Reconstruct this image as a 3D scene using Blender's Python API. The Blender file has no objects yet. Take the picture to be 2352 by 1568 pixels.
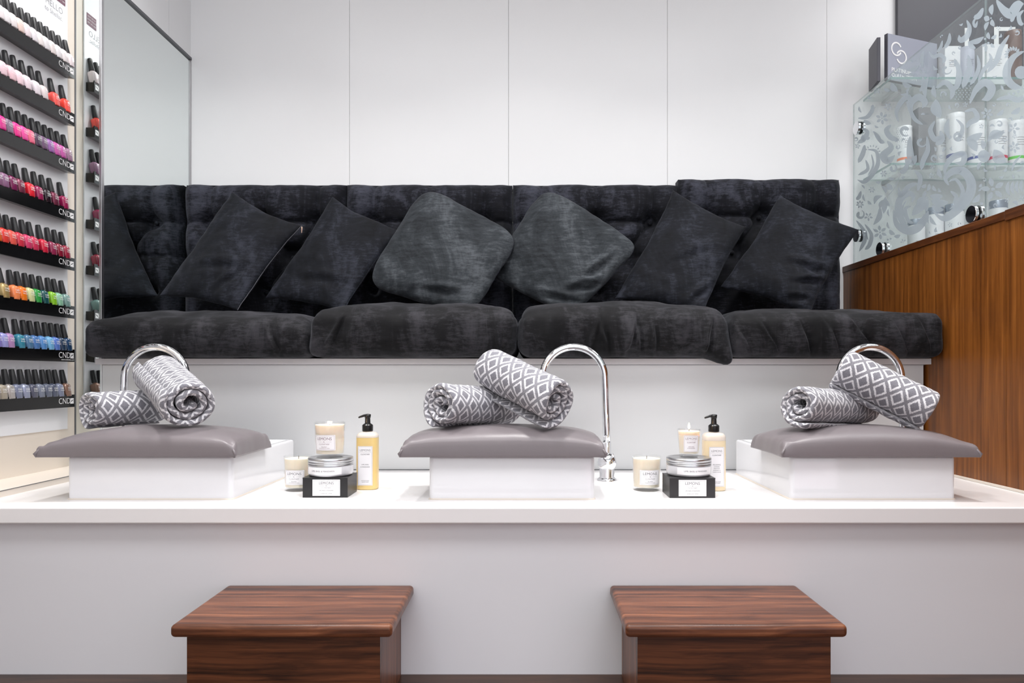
import bpy, math, random
from mathutils import Vector, Matrix, noise
random.seed(7)
sc = bpy.context.scene
U = 0.0017          # metres per unit on the back wall plane
D = 2.8             # distance camera - back wall
VX, VY = 1212.0, 862.0
CZ = 398*U          # camera height above floor
# ---------------------------------------------------------------- camera
cd = bpy.data.cameras.new('camera'); cam = bpy.data.objects.new('camera', cd)
sc.collection.objects.link(cam); sc.camera = cam
cam.location = (0, 0, CZ); cam.rotation_euler = (math.pi/2, 0, 0)
cd.sensor_width = 36; cd.lens = D/U/2352*36
cd.shift_x = (1176-VX)/2352; cd.shift_y = (VY-784)/2352
cd.clip_start = .02
# ---------------------------------------------------------------- world, lights, exposure
w = bpy.data.worlds.new('world'); sc.world = w; w.use_nodes = True
nt = w.node_tree; bg = nt.nodes['Background']
tc = nt.nodes.new('ShaderNodeTexCoord'); sx = nt.nodes.new('ShaderNodeSeparateXYZ'); cr = nt.nodes.new('ShaderNodeValToRGB')
nt.links.new(tc.outputs['Generated'], sx.inputs[0]); nt.links.new(sx.outputs['Z'], cr.inputs[0]); nt.links.new(cr.outputs[0], bg.inputs[0])
cr.color_ramp.elements[0].color = (.58, .60, .63, 1); cr.color_ramp.elements[1].color = (.93, .965, 1, 1)
cr.color_ramp.elements[1].position = .5
bg.inputs[1].default_value = 1.85
def area(name, loc, rot, sx_, sy_, power, col=(1, 1, 1), spread=180):
    l = bpy.data.lights.new(name, 'AREA'); l.shape = 'RECTANGLE'; l.size = sx_; l.size_y = sy_; l.energy = power; l.color = col
    l.spread = math.radians(spread)
    o = bpy.data.objects.new(name, l); sc.collection.objects.link(o); o.location = loc; o.rotation_euler = [math.radians(a) for a in rot]
    return o
area('ceiling_light_panel', (0, 1.3, 2.54), (0, 0, 0), 2.2, .5, 14, (.97, .98, 1))
for xx in (-1.0, 0, .95): area('ceiling_downlight', (xx, 1.80, 2.54), (0, 0, 0), .13, .13, 7.5, (1, .98, .96), 110)
area('ceiling_light_front', (0, .3, 2.54), (0, 0, 0), 2.4, .8, 36, (.97, .98, 1))
area('shelf_area_light', (1.9, 2.0, 2.54), (0, 0, 0), .7, .8, 10, (1, 1, 1))
area('pink_tinge_fill', (1.7, -.9, .6), (95, 0, 20), 2.0, 1.0, 4.5, (1, .5, .66))  # unseen pink fill from the right, added for the tinge on the lower panel
vs = sc.view_settings
vs.view_transform = 'Standard'; vs.look = 'None'; vs.gamma = 1; vs.use_curve_mapping = False
vs.exposure = 0.0
# ---------------------------------------------------------------- helpers
def P(px, py, y): return Vector(((px-VX)*y*U, y*D, CZ+(VY-py)*y*U))
def Q(xu, y, zu): return Vector((xu*U, y*D, CZ+zu*U))
def S(r, g, b):
    f = lambda c: (c/255/12.92 if c <= 10 else ((c/255+.055)/1.055)**2.4)
    return (f(r), f(g), f(b), 1)
class MB:
    def __init__(s): s.v = []; s.f = []; s.m = []; s.uv = []; s.mi = 0
    def add(s, vs_, fs, uvs=None):
        n = len(s.v); s.v += [Vector(v) for v in vs_]
        for k, f in enumerate(fs):
            s.f.append([i+n for i in f]); s.m.append(s.mi); s.uv.append(uvs[k] if uvs else None)
        return s
    def box(s, x0, x1, y0, y1, z0, z1):
        v = [(x, y, z) for z in (z0, z1) for y in (y0, y1) for x in (x0, x1)]
        return s.add(v, [(0, 2, 3, 1), (4, 5, 7, 6), (0, 1, 5, 4), (2, 6, 7, 3), (0, 4, 6, 2), (1, 3, 7, 5)])
    def quad(s, *p): return s.add(p, [tuple(range(len(p)))])
    def lathe(s, prof, c, seg=32, sx=1, sy=1, M=None):
        vs_ = []; fs = []; n = len(prof)
        for k in range(seg):
            a = 2*math.pi*k/seg
            for r, z in prof:
                p = Vector((r*math.cos(a)*sx, r*math.sin(a)*sy, z))
                if M: p = M @ p
                vs_.append(p+Vector(c))
        for k in range(seg):
            k2 = (k+1) % seg
            for i in range(n-1):
                a, b, c2, d = k*n+i, k2*n+i, k2*n+i+1, k*n+i+1
                if prof[i][0] == 0 and prof[i+1][0] == 0: continue
                if prof[i][0] < 1e-7: fs.append((a, c2, d))
                elif prof[i+1][0] < 1e-7: fs.append((a, b, c2 if False else d))
                else: fs.append((a, b, c2, d))
        return s.add(vs_, fs)
    def tube(s, pts, r, seg=20, caps=True):
        pts = [Vector(p) for p in pts]; n = len(pts); vs_ = []; fs = []
        rr = r if isinstance(r, (list, tuple)) else [r]*n
        t = (pts[1]-pts[0]).normalized(); up = Vector((0, 1, 0)) if abs(t.y) < .9 else Vector((1, 0, 0))
        nx = t.cross(up).normalized()
        for i in range(n):
            t = (pts[min(i+1, n-1)]-pts[max(i-1, 0)]).normalized()
            nx = (nx-t*nx.dot(t)).normalized(); ny = t.cross(nx)
            for k in range(seg):
                a = 2*math.pi*k/seg; vs_.append(pts[i]+(nx*math.cos(a)+ny*math.sin(a))*rr[i])
        for i in range(n-1):
            for k in range(seg):
                k2 = (k+1) % seg; fs.append((i*seg+k, i*seg+k2, (i+1)*seg+k2, (i+1)*seg+k))
        if caps: fs.append(tuple(range(seg))[::-1]); fs.append(tuple((n-1)*seg+k for k in range(seg)))
        return s.add(vs_, fs)
    def prism(s, poly, d):          # poly: list of 3D points (planar), d: extrusion vector
        n = len(poly); d = Vector(d); v = [Vector(p) for p in poly]; v2 = [p+d for p in v]
        fs = [tuple(range(n)), tuple(range(n, 2*n))[::-1]]+[(i, n+i, n+(i+1) % n, (i+1) % n) for i in range(n)]
        return s.add(v+v2, fs)
col = sc.collection
def link(o, parent=None):
    col.objects.link(o)
    if parent: o.parent = parent
    return o
def root_loc(p):
    while p.parent: p = p.parent
    return p.location.copy()
def obj(name, mb, mat, parent=None, smooth=False, bevel=0, base=True, bseg=3, subsurf=0, recalc=True):
    if parent is not None: off = root_loc(parent)
    elif base:
        xs = [v.x for v in mb.v]; ys = [v.y for v in mb.v]; zs = [v.z for v in mb.v]
        off = Vector(((min(xs)+max(xs))/2, (min(ys)+max(ys))/2, min(zs)))
    else: off = Vector((0, 0, 0))
    me = bpy.data.meshes.new(name)
    me.from_pydata([tuple(v-off) for v in mb.v], [], mb.f)
    if any(u for u in mb.uv):
        ul = me.uv_layers.new(name='UVMap'); k = 0
        for f, uvs in zip(mb.f, mb.uv):
            for i in range(len(f)):
                ul.data[k].uv = uvs[i] if uvs else (0, 0); k += 1
    mats = mat if isinstance(mat, (list, tuple)) else [mat]
    for m in mats: me.materials.append(m)
    if len(mats) > 1:
        for p, mi in zip(me.polygons, mb.m): p.material_index = mi
    if recalc:
        import bmesh
        bm = bmesh.new(); bm.from_mesh(me); bmesh.ops.remove_doubles(bm, verts=bm.verts, dist=1e-6); bmesh.ops.recalc_face_normals(bm, faces=bm.faces); bm.to_mesh(me); bm.free()
    o = bpy.data.objects.new(name, me); link(o, parent)
    if parent is None: o.location = off
    if smooth:
        for p in me.polygons: p.use_smooth = True
    if bevel:
        b = o.modifiers.new('bevel', 'BEVEL'); b.width = bevel; b.segments = bseg; b.limit_method = 'ANGLE'; b.angle_limit = math.radians(40)
        for p in me.polygons: p.use_smooth = True
        b.harden_normals = True
    if subsurf:
        b = o.modifiers.new('sub', 'SUBSURF'); b.levels = subsurf; b.render_levels = subsurf
    return o
def smooth_angle(o, deg=35):
    me = o.data
    for p in me.polygons: p.use_smooth = True
    me.set_sharp_from_angle(angle=math.radians(deg))
    return o
def tag(o, label, cat, group=None):
    o['label'] = label; o['category'] = cat
    if group: o['group'] = group
    return o
def struct(name, mb, mat, **k):
    o = obj(name, mb, mat, **k); o['kind'] = 'structure'; return o
def thing(name, loc, label, cat, group=None):
    e = bpy.data.objects.new(name, None); e.empty_display_size = .02; link(e); e.location = loc
    return tag(e, label, cat, group)
def dup(root, loc):
    r = root.copy(); col.objects.link(r); r.location = loc
    for ch in list(root.children):
        c = ch.copy(); col.objects.link(c); c.parent = r
        for g in ch.children:
            d = g.copy(); col.objects.link(d); d.parent = c
    return r
# ---------------------------------------------------------------- materials
def mat(name, color=(.8, .8, .8, 1), rough=.5, metal=0, spec=.5, coat=0, sheen=0, **k):
    m = bpy.data.materials.new(name); m.use_nodes = True
    b = m.node_tree.nodes['Principled BSDF']
    b.inputs['Base Color'].default_value = color; b.inputs['Roughness'].default_value = rough
    b.inputs['Metallic'].default_value = metal; b.inputs['Specular IOR Level'].default_value = spec
    b.inputs['Coat Weight'].default_value = coat; b.inputs['Sheen Weight'].default_value = sheen
    for a, v in k.items(): b.inputs[a.replace('_', ' ')].default_value = v
    return m
def N(m, t, **k):
    n = m.node_tree.nodes.new(t)
    for a, v in k.items(): setattr(n, a, v)
    return n
def L(m, a, b): m.node_tree.links.new(a, b)
def BS(m): return m.node_tree.nodes['Principled BSDF']
def bump(m, scale, strength, dist=.002, detail=3, coord='Object', vec=None):
    t = N(m, 'ShaderNodeTexCoord'); n = N(m, 'ShaderNodeTexNoise'); n.inputs['Scale'].default_value = scale; n.inputs['Detail'].default_value = detail
    b = N(m, 'ShaderNodeBump'); b.inputs['Strength'].default_value = strength; b.inputs['Distance'].default_value = dist
    L(m, vec or t.outputs[coord], n.inputs['Vector']); L(m, n.outputs['Fac'], b.inputs['Height']); L(m, b.outputs[0], BS(m).inputs['Normal'])
    return b
def ramp(m, fac, stops):
    r = N(m, 'ShaderNodeValToRGB'); e = r.color_ramp.elements
    e[0].position, e[0].color = stops[0]; e[1].position, e[1].color = stops[-1]
    for p, c in stops[1:-1]:
        x = e.new(p); x.color = c
    L(m, fac, r.inputs[0]); return r
M_wall = mat('white_gloss_panel', S(234, 235, 236), .28, spec=.4)
M_wall2 = mat('white_paint', S(226, 226, 226), .6)
M_beige = mat('cream_wall', S(228, 218, 206), .5)
M_dark = mat('shadow_gap', S(96, 96, 98), .8)
M_counter = mat('white_worktop', S(242, 240, 240), .22, spec=.45)
M_panel = mat('white_front_panel', S(229, 229, 233), .35, spec=.35)
M_bench = mat('bench_laminate', S(220, 221, 222), .35, spec=.35)
M_edge = mat('bench_edge', S(222, 219, 220), .4)
M_ceramic = mat('glazed_ceramic', S(226, 226, 229), .08, spec=.5, coat=.3)
M_chrome = mat('chrome', (.82, .83, .85, 1), .06, 1)
M_steel = mat('brushed_metal', (.6, .6, .61, 1), .3, 1)
M_trim = mat('grey_trim', S(150, 148, 150), .35, .4)
M_darktrim = mat('dark_trim', S(96, 98, 102), .4, .3)
M_mirror = mat('mirror', (.80, .84, .83, 1), .015, 1)
M_black = mat('black_plastic', S(16, 16, 17), .28)
M_cap = mat('black_cap', S(30, 30, 32), .45)
M_shelfblk = mat('black_acrylic', S(15, 15, 16), .16, spec=.5)
M_white = mat('white_print', S(240, 240, 240), .5)
M_grey = mat('grey_print', S(110, 110, 115), .5)
M_inkdark = mat('dark_ink', S(70, 66, 72), .5)
M_label = mat('paper_label', S(246, 244, 246), .45)
M_box = mat('black_card', S(30, 29, 31), .4)
M_burg = mat('burgundy_print', S(95, 25, 60), .4)
M_wax = mat('cream_wax', S(245, 232, 212), .4, Subsurface_Weight=.4, Subsurface_Radius=(.02, .014, .01), Subsurface_Scale=1.0)
M_wick = mat('wick', S(60, 40, 30), .8)
M_alu = mat('aluminium_lid', (.62, .63, .65, 1), .28, 1)
M_jar = mat('frosted_jar', S(214, 214, 218), .2, coat=.3)
M_vinyl = mat('taupe_leatherette', S(124, 117, 120), .34, spec=.45)
bump(M_vinyl, 700, .22, .0008, 2)
M_caulk = mat('caulk', S(225, 215, 203), .6)
M_slate = mat('slate_grey_card', S(78, 78, 86), .45)
M_lav = mat('lavender_grey_card', S(160, 164, 178), .4)
M_gbox = mat('grey_card', S(120, 122, 126), .45)
M_tube = mat('white_plastic', S(236, 237, 240), .3)
M_floorwood = None
def flame_mat():
    m = bpy.data.materials.new('candle_flame'); m.use_nodes = True; b = BS(m)
    b.inputs['Base Color'].default_value = (1, .8, .4, 1); b.inputs['Emission Color'].default_value = (1, .72, .36, 1); b.inputs['Emission Strength'].default_value = 14
    return m
M_flame = flame_mat()
def clear_glass(name, tint, refl=.12, edge=None):
    m = bpy.data.materials.new(name); m.use_nodes = True; nt = m.node_tree; nt.nodes.remove(nt.nodes['Principled BSDF'])
    out = nt.nodes['Material Output']; t = N(m, 'ShaderNodeBsdfTransparent'); g = N(m, 'ShaderNodeBsdfGlossy'); mx = N(m, 'ShaderNodeMixShader')
    lw = N(m, 'ShaderNodeLayerWeight'); lw.inputs[0].default_value = .5
    pw = N(m, 'ShaderNodeMath', operation='POWER'); pw.inputs[1].default_value = 4.0; fr = N(m, 'ShaderNodeMath', operation='MULTIPLY_ADD'); fr.inputs[1].default_value = .6; fr.inputs[2].default_value = .035
    L(m, lw.outputs['Facing'], pw.inputs[0]); L(m, pw.outputs[0], fr.inputs[0])
    t.inputs[0].default_value = tint; g.inputs['Roughness'].default_value = .02; g.inputs[0].default_value = (1, 1, 1, 1)
    L(m, fr.outputs[0], mx.inputs[0]); L(m, t.outputs[0], mx.inputs[1]); L(m, g.outputs[0], mx.inputs[2]); L(m, mx.outputs[0], out.inputs[0])
    return m
M_glass = clear_glass('clear_glass', (.93, .965, .96, 1))
M_cupglass = clear_glass('cup_glass', (.975, .98, .98, 1))
def mix_transp(name, colr, fac, rough=.6):
    m = mat(name, colr, rough); nt = m.node_tree; out = nt.nodes['Material Output']; t = N(m, 'ShaderNodeBsdfTransparent'); mx = N(m, 'ShaderNodeMixShader')
    mx.inputs[0].default_value = fac; L(m, t.outputs[0], mx.inputs[1]); L(m, BS(m).outputs[0], mx.inputs[2]); L(m, mx.outputs[0], out.inputs[0]); return m
M_frost = mix_transp('frosted_vinyl', S(166, 178, 187), .86)
M_gedge = mix_transp('green_glass_edge', S(140, 172, 170), .6, .2)
M_pedge = mix_transp('polished_glass_edge', S(170, 182, 184), .35, .15)
M_bottleglass = mix_transp('frosted_bottle', S(238, 226, 214), .75, .25)
M_liquid = mat('amber_liquid', S(240, 208, 140), .22, Subsurface_Weight=.3, Subsurface_Radius=(.02, .015, .006), Subsurface_Scale=1.0)
M_liquid2 = mat('pale_amber_liquid', S(243, 222, 186), .22, Subsurface_Weight=.3, Subsurface_Radius=(.02, .015, .006), Subsurface_Scale=1.0)
def velvet(name, dark, mid, light, sc1=9, streak=(1, 1, .35), bias=0., sheen=.35):
    m = mat(name, mid, .75, spec=.15, sheen=sheen); b = BS(m)
    b.inputs['Sheen Roughness'].default_value = .45; b.inputs['Sheen Tint'].default_value = (.62, .64, .72, 1)
    t = N(m, 'ShaderNodeTexCoord'); mp = N(m, 'ShaderNodeMapping'); mp.inputs['Scale'].default_value = streak
    L(m, t.outputs['Object'], mp.inputs[0])
    n1 = N(m, 'ShaderNodeTexNoise'); n1.inputs['Scale'].default_value = sc1; n1.inputs['Detail'].default_value = 7; n1.inputs['Roughness'].default_value = .72; n1.inputs['Distortion'].default_value = .9
    n2 = N(m, 'ShaderNodeTexNoise'); n2.inputs['Scale'].default_value = sc1*8; n2.inputs['Detail'].default_value = 4; n2.inputs['Roughness'].default_value = .8
    mp2 = N(m, 'ShaderNodeMapping'); mp2.inputs['Scale'].default_value = (.45, .6, 2.0); L(m, t.outputs['Object'], mp2.inputs[0])
    n3 = N(m, 'ShaderNodeTexNoise'); n3.inputs['Scale'].default_value = sc1*.42; n3.inputs['Detail'].default_value = 3; n3.inputs['Distortion'].default_value = 1.2
    L(m, mp.outputs[0], n1.inputs['Vector']); L(m, mp2.outputs[0], n2.inputs['Vector']); L(m, t.outputs['Object'], n3.inputs['Vector'])
    m1 = N(m, 'ShaderNodeMix'); m1.inputs['Factor'].default_value = .42; L(m, n1.outputs['Fac'], m1.inputs['A']); L(m, n3.outputs['Fac'], m1.inputs['B'])
    mx = N(m, 'ShaderNodeMix'); mx.inputs['Factor'].default_value = .27
    L(m, m1.outputs['Result'], mx.inputs['A']); L(m, n2.outputs['Fac'], mx.inputs['B'])
    r = ramp(m, mx.outputs['Result'], [(.38-bias, dark), (.49-bias, mid), (.56-bias, tuple((x+y)/2 for x, y in zip(mid, light))), (.68-bias, light)])
    L(m, r.outputs[0], b.inputs['Base Color'])
    bp = N(m, 'ShaderNodeBump'); bp.inputs['Strength'].default_value = .45; bp.inputs['Distance'].default_value = .003
    L(m, mx.outputs['Result'], bp.inputs['Height']); L(m, bp.outputs[0], b.inputs['Normal'])
    return m
M_vel_back = velvet('crushed_velvet_backrest', S(8, 9, 12), S(22, 23, 29), S(74, 76, 88), sheen=.12)
M_vel_seat = velvet('crushed_velvet_seat', S(8, 8, 9), S(20, 20, 22), S(62, 61, 66), 8, sheen=.12)
M_vel_pil = velvet('crushed_velvet_blue_charcoal', S(9, 10, 13), S(22, 24, 30), S(58, 61, 72), 9, sheen=.12)
M_vel_grey = velvet('crushed_velvet_smoke_grey', S(20, 22, 25), S(48, 52, 56), S(94, 98, 103), 6, (1, 1, .5), sheen=.15)
def wood(name, stops, axis='Z', scale=1.0, knots=True, rough=.35, dense=26, warp=2.4, cloud=None):
    m = mat(name, stops[1][1], rough, spec=.35); b = BS(m)
    t = N(m, 'ShaderNodeTexCoord'); mp = N(m, 'ShaderNodeMapping')
    s = [dense*scale]*3; s['XYZ'.index(axis)] = 1.1*scale; mp.inputs['Scale'].default_value = s
    L(m, t.outputs['Object'], mp.inputs[0])
    # slow warp so that the grain wanders around knots
    mw = N(m, 'ShaderNodeMapping'); s2 = [3.2*scale]*3; s2['XYZ'.index(axis)] = 1.3*scale; mw.inputs['Scale'].default_value = s2; L(m, t.outputs['Object'], mw.inputs[0])
    nw = N(m, 'ShaderNodeTexNoise'); nw.inputs['Scale'].default_value = 1.6; nw.inputs['Detail'].default_value = 2; L(m, mw.outputs[0], nw.inputs['Vector'])
    vm = N(m, 'ShaderNodeVectorMath', operation='MULTIPLY_ADD'); vm.inputs[1].default_value = (warp, warp, warp); L(m, nw.outputs['Color'], vm.inputs[0]); L(m, mp.outputs[0], vm.inputs[2])
    n1 = N(m, 'ShaderNodeTexNoise'); n1.inputs['Scale'].default_value = 1.0; n1.inputs['Detail'].default_value = 7; n1.inputs['Roughness'].default_value = .62; L(m, vm.outputs[0], n1.inputs['Vector'])
    r = ramp(m, n1.outputs['Fac'], stops)
    # broad darker clouds (heartwood)
    n3 = N(m, 'ShaderNodeTexNoise'); n3.inputs['Scale'].default_value = 2.2; n3.inputs['Detail'].default_value = 3; L(m, mw.outputs[0], n3.inputs['Vector'])
    r3 = ramp(m, n3.outputs['Fac'], [(.30, (.42, .36, .34, 1)), (.47, (1, 1, 1, 1)), (.7, (1.0, 1.0, 1.0, 1))])
    mx = N(m, 'ShaderNodeMix', data_type='RGBA', blend_type='MULTIPLY'); mx.inputs['Factor'].default_value = cloud if cloud is not None else (.75 if knots else .3)
    L(m, r.outputs[0], mx.inputs[6]); L(m, r3.outputs[0], mx.inputs[7]); L(m, mx.outputs[2], b.inputs['Base Color'])
    bp = N(m, 'ShaderNodeBump'); bp.inputs['Strength'].default_value = .12; bp.inputs['Distance'].default_value = .001
    L(m, n1.outputs['Fac'], bp.inputs['Height']); L(m, bp.outputs[0], b.inputs['Normal'])
    return m
walS = [(.26, S(74, 40, 14)), (.42, S(112, 64, 24)), (.56, S(132, 78, 31)), (.74, S(158, 98, 44))]
M_walnut = wood('walnut_panel_vertical', walS, 'Z', 1.5, True, .3, dense=44, warp=1.1, cloud=.35)
M_walnutcap = wood('walnut_cap', [(.3, S(44, 22, 12)), (.5, S(84, 46, 22)), (.72, S(118, 70, 36))], 'Y', 1.6, False, .3)
stS = [(.28, S(44, 24, 17)), (.43, S(90, 53, 36)), (.56, S(120, 73, 49)), (.74, S(160, 104, 72))]
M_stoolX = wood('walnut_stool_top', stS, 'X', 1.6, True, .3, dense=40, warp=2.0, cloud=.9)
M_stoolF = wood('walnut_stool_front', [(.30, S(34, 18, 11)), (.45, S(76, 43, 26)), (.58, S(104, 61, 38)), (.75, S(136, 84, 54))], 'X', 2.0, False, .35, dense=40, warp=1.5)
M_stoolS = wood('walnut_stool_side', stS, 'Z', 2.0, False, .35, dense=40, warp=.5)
M_floorwood = wood('dark_floor_boards', [(.3, S(30, 18, 12)), (.5, S(66, 42, 28)), (.72, S(92, 62, 42))], 'X', 1.0, False, .3)
def towel_mat():
    m = mat('grey_diamond_terry', S(150, 150, 155), .95, spec=.1, sheen=.3); b = BS(m)
    uv = N(m, 'ShaderNodeUVMap'); uv.uv_map = 'UVMap'
    nd = N(m, 'ShaderNodeTexNoise'); nd.inputs['Scale'].default_value = 260; nd.inputs['Detail'].default_value = 1; L(m, uv.outputs[0], nd.inputs['Vector'])
    vm = N(m, 'ShaderNodeVectorMath', operation='MULTIPLY_ADD'); vm.inputs[1].default_value = (.003, .003, 0); L(m, nd.outputs['Color'], vm.inputs[0]); L(m, uv.outputs[0], vm.inputs[2])
    sp = N(m, 'ShaderNodeSeparateXYZ'); L(m, vm.outputs[0], sp.inputs[0])
    def ma(op, a, b_=None):
        n = N(m, 'ShaderNodeMath', operation=op)
        for i, x in enumerate((a, b_)):
            if x is None: continue
            if isinstance(x, (int, float)): n.inputs[i].default_value = x
            else: L(m, x, n.inputs[i])
        return n.outputs[0]
    u = ma('DIVIDE', sp.outputs['X'], .051); v = ma('DIVIDE', sp.outputs['Y'], .043)
    fa = ma('FRACT', ma('ADD', u, v)); fb = ma('FRACT', ma('ADD', ma('SUBTRACT', u, v), 50.0))
    ea = ma('MINIMUM', fa, ma('SUBTRACT', 1.0, fa)); eb = ma('MINIMUM', fb, ma('SUBTRACT', 1.0, fb)); e = ma('MINIMUM', ea, eb)
    g = S(146, 145, 152); wh = S(240, 239, 243); g2 = S(136, 135, 143)
    r = ramp(m, e, [(0, g), (.095, g), (.115, wh), (.225, wh), (.25, g2), (1, g2)])
    n9 = N(m, 'ShaderNodeTexNoise'); n9.inputs['Scale'].default_value = 420; n9.inputs['Detail'].default_value = 2; L(m, uv.outputs[0], n9.inputs['Vector'])
    r9 = ramp(m, n9.outputs['Fac'], [(.35, (.62, .62, .64, 1)), (.6, (1, 1, 1, 1))])
    m9 = N(m, 'ShaderNodeMix', data_type='RGBA', blend_type='MULTIPLY'); m9.inputs['Factor'].default_value = .6; L(m, r.outputs[0], m9.inputs[6]); L(m, r9.outputs[0], m9.inputs[7])
    L(m, m9.outputs[2], b.inputs['Base Color'])
    n = N(m, 'ShaderNodeTexNoise'); n.inputs['Scale'].default_value = 520; n.inputs['Detail'].default_value = 3; L(m, uv.outputs[0], n.inputs['Vector'])
    bp = N(m, 'ShaderNodeBump'); bp.inputs['Strength'].default_value = .9; bp.inputs['Distance'].default_value = .0018
    L(m, n.outputs['Fac'], bp.inputs['Height']); L(m, bp.outputs[0], b.inputs['Normal'])
    return m
M_towel = towel_mat()
# ---------------------------------------------------------------- text
_tc = {}
def text_geo(s, size, offset=0, align='CENTER', depth=.0):
    key = (s, size, offset, align)
    if key in _tc: return _tc[key]
    c = bpy.data.curves.new('t', 'FONT'); c.body = s; c.size = size; c.align_x = align; c.align_y = 'CENTER'; c.offset = offset; c.resolution_u = 3
    o = bpy.data.objects.new('t', c); col.objects.link(o)
    dg = bpy.context.evaluated_depsgraph_get(); me = bpy.data.meshes.new_from_object(o.evaluated_get(dg))
    r = ([v.co.copy() for v in me.vertices], [tuple(p.vertices) for p in me.polygons])
    bpy.data.objects.remove(o); bpy.data.curves.remove(c); bpy.data.meshes.remove(me)
    _tc[key] = r; return r
def put_text(mb, s, size, fn, dx=0, dy=0, offset=0, align='CENTER', sx_=1):
    v, f = text_geo(s, size, offset, align)
    mb.add([fn(p.x*sx_+dx, p.y+dy) for p in v], f)
def rect(mb, fn, x0, x1, y0, y1, n=1):
    for i in range(n):
        a = x0+(x1-x0)*i/n; b = x0+(x1-x0)*(i+1)/n
        mb.add([fn(a, y0), fn(b, y0), fn(b, y1), fn(a, y1)], [(0, 1, 2, 3)])
def frame(mb, fn, x0, x1, y0, y1, t, n=1):
    rect(mb, fn, x0, x1, y0, y0+t, n); rect(mb, fn, x0, x1, y1-t, y1, n); rect(mb, fn, x0, x0+t, y0, y1); rect(mb, fn, x1-t, x1, y0, y1)

# ================================================================ SETTING
XL1, XL2, XR = -823, -775, 725
YS = .7916; ZC = -172        # strip depth, worktop height
Z0 = -398                    # floor
mb = MB().box(-1.9, 3.4, -1.5, D+.1, -.05, 0); struct('floor', mb, M_floorwood, base=False)
mb = MB().box(-1.9, 3.4, -1.5, D+.1, 2.56, 2.6); struct('ceiling', mb, M_wall2, base=False)
# back wall as boards with dark joints
mb = MB(); mb.mi = 1; mb.box(XL2*U-.3, 3.4, D+.012, D+.08, 0, 2.56); mb.mi = 0
seams = [-775, -409, -44, 321, 687, 1052, 1417, 2000]
for a, b in zip(seams[:-1], seams[1:]):
    mb.box(a*U+.0006, b*U-.0006, D, D+.012, 0, 2.56)
struct('wall_back', mb, [M_wall, M_dark], base=False)
# left wall (display plane) and upper wall over the mirror
mb = MB().box(XL1*U-.1, XL1*U, -1.5, YS*D+.06, 0, 2.56); struct('wall_left', mb, M_beige, base=False)
ZM = 727
yj = .939*D
mb = MB().box(XL2*U-.06, XL2*U-.001, YS*D+.004, D, 0, CZ+ZM*U)
mb.box(XL2*U-.06, XL2*U+.002, YS*D, yj-.0012, CZ+ZM*U, 2.56).box(XL2*U-.06, XL2*U+.002, yj+.0012, D, CZ+ZM*U, 2.56)
mb.box(XL2*U-.06, XL2*U-.004, yj-.0012, yj+.0012, CZ+ZM*U, 2.56)
struct('wall_left_return', mb, M_wall, base=False)
mb = MB().box(3.36, 3.4, -1.5, D+.012, 0, 2.56); struct('wall_right_far', mb, M_wall2, base=False)
# walnut partition
ZP = 236
mb = MB()
yseam = 725/1099*D
mb.box(XR*U, XR*U+.022, yseam+.0008, D, 0, CZ+ZP*U).box(XR*U, XR*U+.022, .3, yseam-.0008, 0, CZ+ZP*U).box(XR*U+.004, XR*U+.02, .3, D, 0, CZ+ZP*U-.002)
struct('wall_right', mb, M_walnut, base=False)
mb = MB().box(XR*U-.004, XR*U+.026, yseam+.001, D, CZ+ZP*U, CZ+(ZP+13)*U).box(XR*U-.005, XR*U+.027, .3, yseam-.001, CZ+ZP*U-.004, CZ+(ZP+14)*U)
struct('trim_1', mb, M_walnutcap, base=False, bevel=.0015)
# mirrors
e = thing('wall_mirror', Q(XL2, .9, 0), 'tall frameless side mirror above the bench reflecting the dark sofa', 'mirror')
mb = MB().box(XL2*U-.001, XL2*U, YS*D+.01, D-.004, CZ-20*U, CZ+ZM*U-.004); obj('mirror_glass', mb, M_mirror, e)
mb = MB().box(XL2*U-.002, XL2*U+.006, YS*D+.008, D, CZ+ZM*U-.006, CZ+ZM*U+.004); obj('top_trim', mb, M_darktrim, e)
mb = MB().box(XL2*U-.002, XL2*U+.004, D-.005, D-.0005, CZ-20*U, CZ+ZM*U-.006); obj('side_trim', mb, M_trim, e)
mb = MB().box(XL2*U-.004, XL2*U+.004, YS*D-.006, YS*D+.008, CZ+28*U, 2.56); o = obj('corner_trim', mb, M_steel, e, bevel=.001)
mb = MB().box(XL1*U+.001, XL2*U-.004, YS*D-.001, YS*D+.004, CZ+(ZC+1)*U, 2.56)
mb.mi = 1; mb.box(XL1*U, XL1*U+.003, YS*D-.003, YS*D-.001, CZ+ZC*U, 2.56)
tag(obj('mirror_strip', mb, [M_mirror, M_darktrim]), 'narrow vertical mirror strip reflecting the nail polish display', 'mirror')
# worktop, front panel, bench
YF = .568
mb = MB().box(XL1*U, XR*U-.001, YF*D, YS*D+.002, CZ+(ZC-21.6)*U, CZ+ZC*U)
tag(obj('worktop', mb, M_counter, bevel=.004), 'long white worktop carrying the three foot basins', 'worktop')
mb = MB().box(XL1*U, XR*U-.001, .58*D, .58*D+.02, 0, CZ+(ZC-21.6)*U)
tag(obj('front_panel', mb, M_panel), 'plain white panel below the worktop behind the wooden steps', 'panel')
mb = MB().box(XL1*U, -743*U, .3*D, YS*D-.006, CZ+(ZC+.0)*U-.04, CZ+(ZC+9.5)*U)
mb.mi = 1; mb.box(-743*U, -743*U+.001, .3*D, YS*D-.006, CZ+(ZC+8.6)*U, CZ+(ZC+9.6)*U)
struct('trim_2', mb, [M_beige, M_dark], base=False)
mb = MB().box(XR*U-.004, XR*U, .5*D, YS*D, CZ+ZC*U, CZ+(ZC+4)*U); struct('trim_3', mb, M_caulk, base=False, bevel=.001)
e = thing('bench', Q(-25, YS+.1, Z0), 'white fitted bench base beneath the dark velvet seat', 'bench')
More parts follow.
